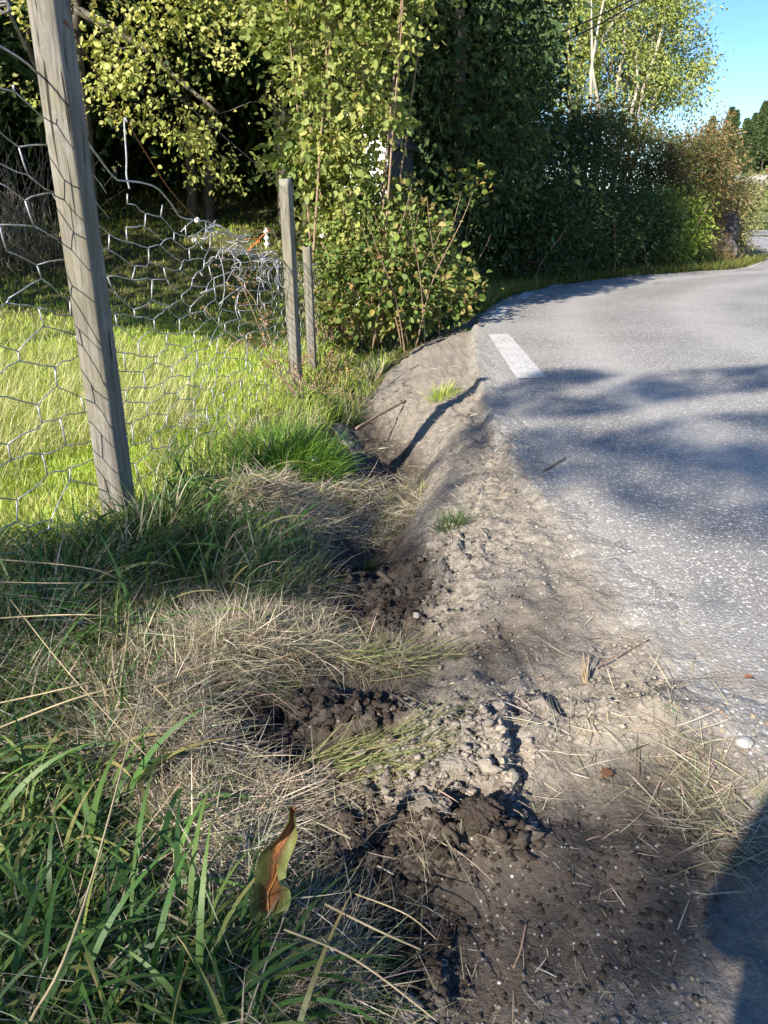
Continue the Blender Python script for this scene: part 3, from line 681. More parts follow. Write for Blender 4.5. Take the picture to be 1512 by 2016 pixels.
# ------------------------------------------------------------------ loose soil clods, gravel, stones
def ico():
    t = (1+5**.5)/2
    V = np.array([(-1, t, 0), (1, t, 0), (-1, -t, 0), (1, -t, 0), (0, -1, t), (0, 1, t), (0, -1, -t), (0, 1, -t), (t, 0, -1), (t, 0, 1), (-t, 0, -1), (-t, 0, 1)])/math.sqrt(1+t*t)
    F = np.array([(0, 11, 5), (0, 5, 1), (0, 1, 7), (0, 7, 10), (0, 10, 11), (1, 5, 9), (5, 11, 4), (11, 10, 2), (10, 7, 6), (7, 1, 8), (3, 9, 4), (3, 4, 2), (3, 2, 6), (3, 6, 8), (3, 8, 9), (4, 9, 5), (2, 4, 11), (6, 2, 10), (8, 6, 7), (9, 8, 1)])
    return V, F
def ico_sub(k):
    V, F = ico()
    for _ in range(k):
        V = list(map(tuple, V)); mid = {}; nf = []
        def m(a, b):
            key = (min(a, b), max(a, b))
            if key not in mid:
                p = np.array(V[a])+np.array(V[b]); V.append(tuple(p/np.linalg.norm(p))); mid[key] = len(V)-1
            return mid[key]
        for a, b, c in F:
            x, y, z = m(a, b), m(b, c), m(c, a); nf += [(a, x, z), (b, y, x), (c, z, y), (x, y, z)]
        V = np.array(V); F = np.array(nf)
    return V, F
IV1, IF1 = ico_sub(1); IV3, IF3 = ico_sub(3); IV4, IF4 = ico_sub(4); IV0, IF0 = ico()
def stones(mb, P, size, tpl, flat, col=None, rough=.25):
    V, F = tpl; n = len(P); S = size[:, None]*rng.uniform(.65, 1.2, (n, 3))*np.array([1, 1, flat])
    a = rng.uniform(0, 6.28, n); ca, sa = np.cos(a)[:, None], np.sin(a)[:, None]
    jit = 1+rng.normal(0, rough, (n, len(V))); Q = V[None]*jit[..., None]*S[:, None, :]
    Q = np.stack([Q[..., 0]*ca-Q[..., 1]*sa, Q[..., 0]*sa+Q[..., 1]*ca, Q[..., 2]], -1)+P[:, None, :]
    mb.add(Q.reshape(-1, 3), (F[None]+(np.arange(n)*len(V))[:, None, None]).reshape(-1, 3), np.repeat(col if col is not None else np.full((n, 3), .4), len(V), 0))
def mat_tint(name, rough, scale, bump):
    m, n, out = new_mat(name); g = G(n); p = g.pos(); nz = g.noise(p, scale, 5, .7)
    col = g.mix(1.0, g.attr('tint', 'Vector'), g.ramp(nz, [(.2, .5), (.8, 1.4)]), 'MULTIPLY')
    b = g.bsdf(col, rough, g.bump(nz, bump, .009), .15); g.l(b.outputs[0], out.inputs[0]); return m
M['clod'] = mat_tint('soil_clod', .95, 85, 1.0); M['gravel'] = mat_tint('gravel', .8, 60, .3)
def soilc(P, k=1.0):
    dm = damp_at(P[:, 0], P[:, 1]); t = sstep(.3, .85, dm+rng.normal(0, .12, len(P)))[:, None]
    return (np.array([[.34, .30, .25]])*(1-t)+np.array([[.06, .047, .038]])*t)*k*(1+rng.normal(0, .12, (len(P), 1)))
def loose():
    mb = MB()
    for poly, n, s in (([(640, 1130), (760, 1050), (960, 1080), (900, 1200), (860, 1320), (700, 1200)], 1100, .004), ([(430, 1380), (760, 1330), (900, 1450), (1050, 1500), (1010, 1680), (760, 1700), (640, 1560), (430, 1500)], 4500, .0052),
                       ([(560, 1600), (900, 1600), (900, 2080), (650, 2080)], 1500, .005), ([(900, 1240), (1300, 1300), (1300, 1480), (900, 1500)], 1000, .0035), ([(700, 760), (960, 760), (900, 980), (720, 1000)], 500, .005),
                       ([(860, 1600), (1400, 1500), (1400, 2080), (860, 2080)], 1500, .003),
                       ([(700, 760), (960, 760), (1000, 900), (1150, 1150), (950, 1280), (860, 1100), (800, 980)], 1900, .0032), ([(430, 1400), (700, 1340), (860, 1400), (880, 1560), (760, 1700), (900, 1800), (860, 2060), (680, 2060), (620, 1800), (700, 1640), (560, 1540), (430, 1500)], 320, .010), ([(780, 1540), (1020, 1520), (1060, 1680), (860, 1720)], 170, .010), ([(660, 1050), (820, 1050), (880, 1180), (740, 1200)], 200, .009)):
        P = scatter(poly, n, -.06, .01); n = len(P); sz = s*(.35+1.7*rng.random(n)**3); P[:, 2] += sz*.2
        stones(mb, P, sz, (IV1, IF1), .65, soilc(P), .3 if s < .009 else .42)
    o = mb.build('soil_crumbs', M['clod']); tag(o, 'loose crumbs and clods of dug soil', 'soil', kind='stuff')
    mb = MB()
    for poly, n, s in (([(850, 1650), (1400, 1600), (1400, 2080), (850, 2080)], 380, .0020), ([(700, 1650), (900, 1700), (900, 2050), (720, 2050)], 100, .003), ([(900, 1000), (1250, 1000), (1500, 1350), (1500, 1650), (1100, 1480)], 600, .0020),
                       ([(1330, 1400), (1560, 1400), (1560, 1700), (1400, 1640)], 160, .0035), ([(850, 700), (960, 640), (1100, 950), (950, 1000)], 500, .004)):
        P = scatter(poly, n, -.03, .01); n = len(P); sz = s*(.4+1.6*rng.random(n)**2); P[:, 2] += sz*.1
        P[:, 2] = np.maximum(P[:, 2], np.where(pl_dist(P[:, 0], P[:, 1], EDGE, True)[0] < 0, 0.0, -9))
        stones(mb, P, sz, (IV1, IF1), .7, palette(n, [(.30, .28, .25), (.2, .18, .165), (.5, .48, .44), (.30, .23, .17)], [3, 3, .5, 3], .15), .12)
    o = mb.build('gravel', M['gravel']); tag(o, 'scattered small pale stones in the roadside soil', 'gravel', kind='stuff')
loose()
def rock_obj(name, label, cat, c, s, mat, seed, group=None, sink=.25):
    cl_ = mat == 'clod'; V = (IV4 if cl_ else IV3).copy(); k = 1+(.55 if cl_ else .22)*fbm(V[:, 0]*1+seed*3, V[:, 1]+V[:, 2]*.7, .8, 4, seed, .65)+(.6 if cl_ else .07)*fbm(V[:, 0]+V[:, 2]*.8, V[:, 1]-V[:, 2]*.8, .3, 4, seed+9, .8)
    sink = .7 if cl_ else sink
    V = V*k[:, None]*np.array(s); mb = MB(); mb.add(V+np.array(c)+np.array([0, 0, s[2]*(1-sink)]), IF4 if cl_ else IF3, soilc(np.array([c]))[0])
    o = mb.build(name, M[mat], smooth=not cl_, loc=c); tag(o, label, cat, group); return o
def clod(label, u, v, s, seed, z=-.05, mat='clod', name='soil_clod', cat='clod', group='big clods of dug soil'):
    s = tuple(.72*a for a in s)
    c = p2g(u, v, z); c[2] = H(c[0], c[1])[0]; return rock_obj(name, label, cat, c, s, mat, seed, group)
for i, (lab, u, v, s) in enumerate((('crumbly soil clod at the left rim of the dark hollow', 462, 1482, (.03, .025, .022)), ('crumbly soil clod right beside the one on the hollow rim', 520, 1462, (.028, .024, .02)),
    ('lumpy clod above the dark hollow, half under straw', 640, 1362, (.05, .03, .022)), ('large pale clod left of the bent straw bundle', 850, 1612, (.045, .035, .03)), ('largest pale clod in the middle of the dug soil', 945, 1640, (.055, .045, .035)),
    ('clod behind the largest pale clod', 905, 1530, (.05, .04, .02)), ('small clod beside the ditch near the thin tuft', 800, 1130, (.05, .04, .025)), ('broken clod on the ditch rim', 860, 1085, (.045, .035, .022)),
    ('shaded clod low in the bottom dark soil', 800, 1950, (.03, .025, .02)), ('small pale clod right of the green cut grass', 880, 1440, (.035, .025, .014)))):
    clod(lab, u, v, s, 20+i)
for lab, u, v, s, z, mt in (('flat pale stone lying in the meadow behind the fence', 388, 815, (.10, .06, .03), -.12, 'stone_pale'), ('small white stone at the end of the straw heap', 614, 905, (.04, .03, .025), -.1, 'stone_pale'),
    ('rounded grey pebble near the broken stake', 820, 1222, (.011, .011, .012), -.1, 'stone'), ('pale bluish stone in shade at the right edge', 1462, 1478, (.018, .015, .01), 0, 'stone_pale'), ('flat grey stone on the ditch bank', 924, 1092, (.04, .02, .01), -.05, 'stone')):
    c = p2g(u, v, z); c[2] = H(c[0], c[1])[0]; rock_obj('stone', lab, 'stone', c, s, mt, int(u), None)

# ------------------------------------------------------------------ fence
FZ = -.13
P1 = p2g(240, 1040, FZ); P2 = p2g(583, 745, FZ-.02); P3 = p2g(614, 702, FZ); P4 = p2g(797, 600, 0.0)
def post(label, P, hgt, w_, rot, lean, seed, worn=0):
    r = np.random.default_rng(seed); mb = MB(); n = 34; V = []
    zz = np.linspace(-.25, hgt, n)
    ring = [(-1, -1), (-.86, -1.03), (0, -1.02), (.86, -1.03), (1, -1), (1.03, -.86), (1.02, 0), (1.03, .86), (1, 1), (.86, 1.02), (0, 1.03), (-.86, 1.02), (-1, 1), (-1.03, .86), (-1.02, 0), (-1.03, -.86)]
    ring = [(x*(.955 if abs(x) == 1 and abs(y) == 1 else 1), y*(.955 if abs(x) == 1 and abs(y) == 1 else 1)) for x, y in ring]
    for i, z in enumerate(zz):
        for j, (x, y) in enumerate(ring):
            k = 1+.018*perlin(np.array([z*3.1+seed]), np.array([j*.6]))[0]+.008*perlin(np.array([z*14.+seed]), np.array([j*1.6]))[0]
            tp = 1-.04*z/hgt
            top = 0 if i < n-1 else .02*perlin(np.array([x*1.5+seed]), np.array([y*1.5]))[0] + .006*(x)
            V.append((x*w_/2*k*tp+lean[0]*z, y*w_/2*k*tp+lean[1]*z, z+top))
    V = np.array(V); ca, sa = math.cos(rot), math.sin(rot)
    V = np.stack([V[:, 0]*ca-V[:, 1]*sa, V[:, 0]*sa+V[:, 1]*ca, V[:, 2]], 1) + P
    m_ = len(ring); I = np.arange(n*m_).reshape(n, m_); J = np.roll(I, -1, 1)
    F = np.stack([I[:-1], J[:-1], J[1:], I[1:]], -1).reshape(-1, 4)
    mb.add(V, [F, I[-1][None]])
    o = mb.build('fence_post', M['wood'], loc=P); tag(o, label, 'fence post', 'weathered wooden fence posts'); return o
post('thick weathered square post closest to the camera, top cut off by the picture', P1, 1.95, .098, R(-13), (.0, .0), 3)
post('tall thin weathered post second from the camera, in front of the hazel bush', P2, 1.45, .078, R(-22), (-.012, 0), 5)
post('shorter pale post just behind the second one, against the leaves', P3, .95, .07, R(-8), (-.01, 0), 8)
post('low grey post half hidden in the brambles near the road', P4, .55, .08, R(-10), (.02, 0), 9)

# hexagonal wire netting: fabric coordinate s along the line, t up from the ground
FL = np.array([(-1.55, .15), (-1.34, 1.3), (P1[0]-.055, P1[1]-.02), (-.90, 4.2), (P2[0]-.045, P2[1]-.03), (P3[0]-.04, P3[1]), (-.35, 10.2)])
FLs = smooth_path(FL, 6)
_sg = np.linalg.norm(np.diff(FLs, axis=0), axis=1); FLL = np.concatenate([[0], np.cumsum(_sg)])
S1 = FLL[12]; S2 = FLL[24]; S3 = FLL[30]
def fab(s, t):
    x = np.interp(s, FLL, FLs[:, 0]); y = np.interp(s, FLL, FLs[:, 1])
    # height of the fabric's top edge along the line, rows close up where it has collapsed
    top = np.interp(s, [0, S1-1.0, S1, S1+.45, S1+.8, S1+1.15, S1+1.55, S1+2.0, S1+2.55, S2, S2+1, S3+2], [1.95, 1.8, 1.60, 1.31, 1.29, 1.17, 1.11, 1.0, .9, .87, .8, .7])
    hh = 1.35
    f = t/hh; sq = np.interp(s, [0, S1+1.1, S1+1.8, S2], [1.0, 1.0, 1.22, 1.18])
    z = -.14 + top*np.minimum(f*sq, 1+(f*sq-1)*.12)
    cr = np.exp(-((s-(S1+2.1))/.6)**2)
    nx_ = perlin(s*3.1, t*3.7, 61); ny_ = perlin(s*3.1+9, t*3.7, 62)
    x = x + .022*nx_ + cr*(.10*ny_*f + .10*np.sin(s*13)*f) - .05*np.sin(f*3)*.6
    y = y + .022*ny_ + cr*.12*nx_
    z = z + .02*perlin(s*2.3, t*2.3, 63) + cr*.07*perlin(s*9, t*5, 64)*f
    return np.stack([x, y, z], -1)
def netting():
    e = empty('wire_fence', tuple(P1), 'torn sagging hexagonal wire netting strung along the wooden posts', 'wire fence')
    mb = MB(); a = .21; hgt = .15; L = FLL[-1]; r = np.random.default_rng(11)
    # hex net: zigzag wires twisted together on short vertical-run segments; long axis along s
    ncol = int(L/(a*.78)); nrow = int(round(1.35/hgt))
    nodes = {}
    def nd(i, j, k):
        key = (i, j, k)
        if key not in nodes:
            s = i*a*.78; t = (j+(.5 if i % 2 else 0))*hgt + (.024 if k else -.024)
            rr = .013
            nodes[key] = fab(np.array([s+r.normal(0, rr)]), np.array([t+r.normal(0, rr)]))[0]
        return nodes[key]
    def seg(A, B, rad, n=4, amt=.006):
        P = wob(A, B, n, amt, r); tube(mb, P, rad, 4)
    # here twists lie upright at (i,j): from k=0 to k=1; diagonals join neighbouring columns
    for i in range(ncol):
        for j in range(nrow):
            if r.random() < .012: continue
            A, B = nd(i, j, 0), nd(i, j, 1); seg(A, B, .0031, 3, .001)
            if i+1 < ncol:
                if i % 2 == 0:
                    seg(B, nd(i+1, j, 0), .0024, 4, .006)
                    if j > 0: seg(A, nd(i+1, j-1, 1), .0024, 4, .006)
                else:
                    seg(A, nd(i+1, j, 1), .0024, 4, .006)
                    if j+1 < nrow: seg(B, nd(i+1, j+1, 0), .0024, 4, .006)
    # selvedge wire
    s = np.linspace(0, L, 200); tube(mb, fab(s, np.full(200, 1.34)), .0036, 5)
    tube(mb, fab(s, np.full(200, .0)), .002, 4)
    mb.build('netting', M['wire'], e, loc=P1)
    # crumpled knot of loose ends
    mb = MB()
    for k in range(46):
        s0 = S1+1.25+r.random()*1.9; A = fab(np.array([s0]), np.array([1.0+r.random()*.35]))[0]; B = A+np.array([r.normal(0, .06), r.normal(0, .16), -abs(r.normal(.0, .16))+.03])
        tube(mb, wob(A, B, 6, .025, r), .0023, 4)
    mb.build('loose_wire_tangle', M['wire'], e, loc=P1)
    return e
netting()
def strand(name, label, pts, rad, mat, wobb=0, cat='wire', n=6, closed=False):
    P = smooth_path(pts, n)
    if wobb: P = P+np.random.default_rng(int(abs(pts[0][0])*100)).normal(0, wobb, P.shape)
    mb = MB(); tube(mb, P, rad, 6); o = mb.build(name, M[mat], loc=P[0], smooth=True); return tag(o, label, cat)
strand('top_wire', 'thin straight wire running from the near post to the top of the second post', [p2y(100, -30, 2.55), p2y(260, 112, 3.3), p2y(535, 350, P2[1]-.05)], .0016, 'wire_dark', n=10)
strand('rusty_wire', 'brown twisted wire sloping from the near post down to the torn netting', [p2y(128, 40, 2.70), p2y(245, 232, 3.15), p2y(330, 368, 3.55), p2y(388, 432, 3.9)], .0028, 'rust', n=10)
strand('wire_hook', 'pale stiff wire hook hanging upright from the brown wire', [p2y(250, 240, 3.13), p2y(246, 232, 3.13), p2y(245, 250, 3.13), p2y(249, 310, 3.13), p2y(249, 345, 3.13), p2y(255, 372, 3.13)], .0034, 'wire')
strand('wire_coil', 'tight wrap of thick wire at the upper left edge', [p2y(-10, 8, 2.2), p2y(14, 4, 2.2), p2y(16, 22, 2.18), p2y(4, 24, 2.2), p2y(-4, 14, 2.22), p2y(12, 12, 2.22), p2y(20, 30, 2.25), p2y(40, 70, 2.35), p2y(52, 98, 2.45)], .0042, 'wire_dark')
strand('orange_twine', 'short orange twine tied to the wire left of the second post', [p2y(484, 472, 4.75), p2y(497, 470, 4.8), p2y(512, 473, 4.85), p2y(500, 482, 4.85), p2y(488, 495, 4.85), p2y(515, 466, 4.9), p2y(532, 452, 5.0)], .003, 'rope')
for lab, u, v in (('pale insulator knob on the brown wire', 388, 433), ('pale knob below the other one, on the netting top', 383, 472)):
    c = p2y(u, v, 3.9); rock_obj('insulator', lab, 'insulator', c-np.array([0, 0, .012]), (.013, .013, .014), 'knot', u)
c = p2y(525, 472, 5.0); mb = MB()
zz = np.linspace(-.05, .07, 15); tube(mb, np.stack([c[0]+zz*0, c[1]+zz*0, c[2]+zz], 1), .012+.007*np.sin(zz*170), 10)
o = mb.build('insulator', M['knot'], loc=c, smooth=True); tag(o, 'ribbed pale insulator next to the orange twine', 'insulator')

# staples holding the netting, dead bracken, sticks
def bracken(label, u, v, hgt, seed, lean):
    c = p2g(u, v, FZ); r = np.random.default_rng(seed); e = empty('dead_bracken', tuple(c), label, 'dead fern', 'dead brown ferns along the fence')
    mb = MB(); lb = MB(); lo = np.zeros(3)
    for k in range(5):
        tip = np.array([lean*hgt*.6+r.normal(0, .2), r.normal(0, .16), hgt*r.uniform(.4, 1)]); P = wob(lo, tip, 9, .06, r); tube(mb, P, np.linspace(.005, .0015, 9), 5)
        for q_ in range(3, 9):
            n = int(r.choice([4, 10, 34])); D = r.normal(0, 1, (n, 3)); Pp = P[q_]+r.normal(0, .05, 3)+r.normal(0, .028, (n, 3))
            put_leaves(lb, Pp, D, r.normal(0, 1, (n, 3)), r.uniform(.01, .03, n), T_OVAL, palette(n, [(.30, .16, .08), (.42, .26, .13), (.22, .13, .07)], [2, 2, 1], .15, r))
    mb.build('stem', M['twig'], e); lb.build('fronds', M['straw'], e)
bracken('tall dead brown fern leaning left of the second post', 590, 785, .85, 4, -.55)
bracken('low curled dead fern at the foot of the second post', 612, 765, .22, 6, .2)
def stake():
    c = p2g(1160, 1335, -.01); c[2] = H(c[0], c[1])[0]; r = np.random.default_rng(5); mb = MB()
    for k in range(6):
        b = np.array([r.normal(0, .006), r.normal(0, .004), -.02]); t = b+np.array([-.014+r.normal(0, .009), r.normal(.005, .006), .05+.05*r.random()])
        P = wob(b, t, 5, .002, r); tube(mb, P+c, np.linspace(.0055, .001, 5), 5, (.36, .28, .2))
    o = mb.build('splintered_stake', M['straw'], loc=c); tag(o, 'splintered stub of pale wood standing at the road edge', 'wood stub')
stake()
for lab, a, b, rad in (('short stick lying on the shaded asphalt', (1070, 937), (1112, 912), .004), ('forked pale twig on the dark bottom soil', (1018, 1832), (1042, 1750), .0022), ('pale curved root beside the ditch', (745, 1045), (790, 1105), .010),
                       ('thin straight stick at the middle of the road edge', (1170, 1330), (1275, 1278), .0018), ('thin stick on the bare dirt slope', (890, 815), (925, 800), .006), ('broken twig along the far ditch bottom', (700, 790), (800, 740), .008)):
    A = p2g(*a, -.02); B = p2g(*b, -.02); A[2] = max(H(A[0], A[1])[0], -.2)+rad; B[2] = H(B[0], B[1])[0]+rad*1.5
    if a[0] > 1050: A[2] = max(A[2], rad); B[2] = max(B[2], rad+.004)
    strand('stick', lab, [A, (A*.6+B*.4)+np.array([.004, 0, .004]), B], rad, 'bark' if rad > .009 else 'twig', rad*.15, 'stick', 4)

# curled leaf standing in the foreground, its colour real: green flanks, brown along the rib
def mat_dock():
    m, n, out = new_mat('curled_leaf'); g = G(n); t = g.attr('rib'); p = g.objc()
    f = g.math('ADD', t, g.math('MULTIPLY', g.math('SUBTRACT', g.noise(p, 32, 6, .75), .52), 1.3))
    col = g.ramp(f, [(.10, (.22, .09, .035)), (.26, (.09, .05, .025)), (.48, (.11, .10, .035)), (.75, (.14, .16, .05)), (1, (.22, .24, .09))])
    b = g.bsdf(col, .5, g.bump(g.noise(p, 70, 4), .5, .003), .35); tr = g.n('BsdfTranslucent'); g.l(col, tr.inputs[0])
    mx = g.n('MixShader'); mx.inputs[0].default_value = .25; g.l(b.outputs[0], mx.inputs[1]); g.l(tr.outputs[0], mx.inputs[2]); g.l(mx.outputs[0], out.inputs[0]); return m
M['dock'] = mat_dock()
def dock():
    base = p2g(530, 1790, -.03); e = empty('curled_leaf', tuple(base), 'single upright curled leaf, green with a brown middle, in the foreground straw', 'leaf')
    top = p2y(575, 1585, base[1]+.02); L = top[2]-base[2]; n, m_ = 26, 13; V = []; rib = []
    for i in range(n):
        t = i/(n-1)
        w_ = .039*(math.sin(math.pi*min(1, t*1.0+.10))**.7)*(1-.25*t)+.002
        if .36 < t < .44: pass
        for j in range(m_):
            s = (j/(m_-1))*2-1
            x = base[0]+(top[0]-base[0])*t**1.3*1.0 + s*w_*(.88 if s < 0 else .62+.25*t) + (.010*math.sin(t*9) if s > 0 else -.004*math.sin(t*13))
            notch = -.020*math.exp(-((t-.38)/.035)**2)*max(0, s)
            y = base[1]+.02*t - .022*(abs(s)**1.6)*(1 if s < 0 else 1.1) + .004*math.sin(t*16+s*2)
            V.append((x+notch, y, base[2]+L*t+.003*math.sin(s*9+t*5))); rib.append(abs(s+.05*math.sin(t*7)))
    I = np.arange(n*m_).reshape(n, m_); F = np.stack([I[:-1, :-1], I[:-1, 1:], I[1:, 1:], I[1:, :-1]], -1).reshape(-1, 4)
    mb = MB(); mb.add(np.array(V)-base, F); mb.build('blade', M['dock'], e, True, attrs={'rib': rib})
    mb = MB(); P = np.array([((V[i*m_+6][0]), V[i*m_+6][1]-.001, V[i*m_+6][2]) for i in range(n)])-base; tube(mb, P, np.linspace(.0022, .0006, n), 6, (.35, .16, .05)); mb.build('midrib', M['straw'], e)
dock()
def lobed(label, u, v, sz, az, seed, col):
    c = p2g(u, v, -.02); c[2] = H(c[0], c[1])[0]+.03; mb = MB(); V = [(0, 0, 0)]; n = 40
    for i in range(n):
        a = i/n*2*math.pi; rr = 1+.18*math.sin(a*7)+.10*math.sin(a*15+seed); lx = math.cos(a)*rr*.62+.5; ly = math.sin(a)*rr*.42
        V.append((lx, ly, .18*abs(ly)-.1*lx*lx))
    V = np.array(V)*sz; V[0] = (.5*sz, 0, -.03*sz); ca, sa = math.cos(az), math.sin(az)
    V = np.stack([V[:, 0]*ca-V[:, 1]*sa, V[:, 0]*sa+V[:, 1]*ca, V[:, 2]], 1)
    mb.add(V+c, np.array([(0, 1+i, 1+(i+1) % n) for i in range(n)]), col); o = mb.build('fallen_leaf', M['leaf'], loc=c); tag(o, label, 'leaf')
lobed('jagged green leaf in the shaded grass at the bottom edge', 470, 1960, .055, .2, 1, (.16, .26, .06))
lobed('darker jagged leaf beside the green one at the bottom edge', 425, 1990, .05, 2.6, 2, (.07, .14, .05))
lobed('small orange brown leaf lying in the straw', 352, 1600, .025, .6, 3, (.5, .24, .10))
lobed('brown dry leaf on the soil below the dusty ridge', 1190, 1530, .028, 1.0, 4, (.28, .15, .08))
lobed('tiny rust coloured leaf on the asphalt edge', 1462, 1362, .018, .3, 5, (.42, .18, .07))
lobed('blue grey crumpled leaf in the dark bottom soil', 690, 1930, .06, 1.2, 6, (.10, .14, .12))

# ------------------------------------------------------------------ hazel, brambles, trees
HZ = [(.26, .31, .085), (.35, .37, .12), (.20, .26, .07), (.12, .17, .05), (.44, .41, .17)]
DK_SHADE = [(.05, .09, .036), (.07, .12, .045), (.10, .145, .055), (.035, .065, .032)]  # low tones: the wood's shade is put into these leaf colours
def stems_fan(n, h, rad, spr, seed, r0=.02):
    r = np.random.default_rng(seed); out = []
    for k in range(n):
        a = r.uniform(0, 6.28); b = (r.normal(0, rad), r.normal(0, rad)); t = r.uniform(.3, 1)*spr; hh = h*r.uniform(.7, 1)
        out.append([(b[0], b[1], -.1, r0), (b[0]+t*.3*math.cos(a), b[1]+t*.3*math.sin(a), hh*.4, r0*.75), (b[0]+t*.8*math.cos(a), b[1]+t*.8*math.sin(a), hh*.8, r0*.5), (b[0]+t*math.cos(a), b[1]+t*math.sin(a), hh, r0*.2)])
    return out
hb = np.array([-.44, 8.1, -.05])
tree('hazel_bush', 'tall sunlit hazel bush with yellow green leaves behind the second post', 'bush', hb, stems_fan(20, 4.2, .2, .62, 2, .014),
     [(.12, 0, 1.0, .56, .5, 1.1), (0, 0, 2.5, .66, .6, 1.4), (.05, 0, 4.1, .7, .6, 1.2), (-.5, 0, 2.9, .35, .3, .4), (.62, 0, 3.0, .36, .3, .45), (.55, 0, 2.2, .3, .3, .35), (-.45, 0, 1.7, .3, .3, .3)], 900, 24, .10, .064, HZ, [3, 3, 3, 1.5, .5], 'leaf', 'twig', T_ROUND, seed=5, gaps=.22, keep=lambda p: abs(proj(*p)[0]-752) > 34 or abs(proj(*p)[1]-300) > 42, trunk_name='stems', crown_name='foliage', upn=.5)
BR = [(.14, .20, .055), (.20, .26, .065), (.08, .13, .035), (.38, .25, .10), (.28, .16, .08)]
tree('bramble_bush', 'bramble thicket with reddish canes and browning leaves at the foot of the hazel', 'bush', (.0, 7.9, -.05), stems_fan(26, 1.4, .3, .6, 3, .007),
     [(-.15, -.1, .5, .6, .55, .55), (.42, .3, .4, .5, .5, .42), (.1, .3, 1.0, .5, .45, .45)], 400, 17, .11, .062, BR, [3, 3, 2, .9, .5], 'leaf', 'twig', T_ROUND, seed=9, gaps=.3, trunk_name='canes', crown_name='foliage', upn=.5)
tree('bramble_bush', 'low bramble with orange brown leaves reaching toward the road edge', 'bush', (.50, 9.3, 0), stems_fan(14, .9, .25, .5, 4, .006),
     [(.05, 0, .3, .42, .5, .35), (-.4, -.2, .5, .42, .5, .5), (-.2, .4, .8, .4, .4, .4), (.3, -.2, 1.35, .42, .3, .22)], 175, 15, .11, .075, [(.14, .2, .04), (.44, .25, .08), (.24, .28, .06), (.08, .12, .03)], [3, 1.2, 2, 2], 'leaf', 'twig', T_ROUND, seed=12, gaps=.3, trunk_name='canes', crown_name='foliage', upn=.5)
# alder with sunlit outer boughs over the meadow
AL = [(.42, .45, .14), (.50, .50, .20), (.32, .36, .10), (.24, .28, .08)]
tree('alder_tree', 'alder with sparse sunlit boughs hanging over the shaded meadow', 'tree', (-4.3, 11.4, .3),
     [[(0, 0, -.3, .12), (.2, -.1, 1.5, .10), (.3, -.2, 3, .08), (.4, -.2, 5, .04)], [(.3, -.2, 3.3, .06), (1.2, -.5, 2.8, .04), (2.2, -.8, 2.0, .02)], [(.3, -.2, 3.6, .05), (1.3, -.8, 3.6, .03), (2.4, -.9, 3.3, .015)], [(.2, -.1, 2.0, .05), (-.2, -.6, 2.8, .03), (.6, -1, 3.3, .015)]],
     [(1.2, -.8, 3.4, 1.5, .8, .8), (1.9, -.9, 2.2, 1.1, .7, .6), (2.5, -.9, 3.2, 1.0, .7, .8), (.3, -.9, 2.5, .8, .6, .6), (2.2, -.8, 1.45, .6, .4, .3)], 300, 20, .12, .062, AL, [3, 3, 2, 1], 'leaf', 'bark', T_ROUND, seed=23, gaps=.08, br=.5)
def dark_tree(label, x, y, h, r_, seed, ncl=260, per=42, ls=.12, low=.3, grp='shaded broadleaf trees of the wood', cols=DK_SHADE, z=None, lm='leaf_dark', tpl=T_OVAL, nt_=1, bark='bark', spread_=.3, gaps=.5, name='broadleaf_tree'):
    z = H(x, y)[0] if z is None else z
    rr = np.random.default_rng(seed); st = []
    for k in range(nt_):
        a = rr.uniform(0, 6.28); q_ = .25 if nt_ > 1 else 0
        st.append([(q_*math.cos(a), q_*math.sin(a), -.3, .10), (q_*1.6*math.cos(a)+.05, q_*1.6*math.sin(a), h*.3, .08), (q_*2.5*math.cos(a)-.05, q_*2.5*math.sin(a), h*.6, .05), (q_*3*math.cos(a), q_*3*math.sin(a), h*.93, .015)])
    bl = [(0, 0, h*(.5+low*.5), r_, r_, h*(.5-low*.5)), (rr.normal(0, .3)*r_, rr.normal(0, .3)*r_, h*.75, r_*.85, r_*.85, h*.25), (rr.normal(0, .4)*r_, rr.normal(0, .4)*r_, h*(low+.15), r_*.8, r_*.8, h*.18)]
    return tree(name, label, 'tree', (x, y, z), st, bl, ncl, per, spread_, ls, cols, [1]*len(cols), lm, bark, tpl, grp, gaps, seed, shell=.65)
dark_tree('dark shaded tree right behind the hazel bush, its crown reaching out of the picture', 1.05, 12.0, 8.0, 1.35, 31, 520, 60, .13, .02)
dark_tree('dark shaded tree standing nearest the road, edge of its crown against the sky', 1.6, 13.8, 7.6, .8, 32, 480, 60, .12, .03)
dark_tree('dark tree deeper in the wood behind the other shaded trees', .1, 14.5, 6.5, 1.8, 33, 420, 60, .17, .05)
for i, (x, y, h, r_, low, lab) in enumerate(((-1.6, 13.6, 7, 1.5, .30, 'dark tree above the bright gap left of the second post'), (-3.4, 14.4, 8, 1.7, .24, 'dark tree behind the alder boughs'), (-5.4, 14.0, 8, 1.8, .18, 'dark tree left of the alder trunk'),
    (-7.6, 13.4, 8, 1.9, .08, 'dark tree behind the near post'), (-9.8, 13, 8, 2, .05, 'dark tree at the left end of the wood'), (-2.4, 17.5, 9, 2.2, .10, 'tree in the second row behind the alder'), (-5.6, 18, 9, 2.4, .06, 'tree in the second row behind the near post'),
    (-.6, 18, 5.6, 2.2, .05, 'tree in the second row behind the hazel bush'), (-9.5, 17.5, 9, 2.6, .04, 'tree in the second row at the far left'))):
    dark_tree(lab, x, y, h, r_, 40+i, 330, 50, .17 if y < 16 else .3, low, nt_=3 if i in (0, 1) else 1, spread_=.36)
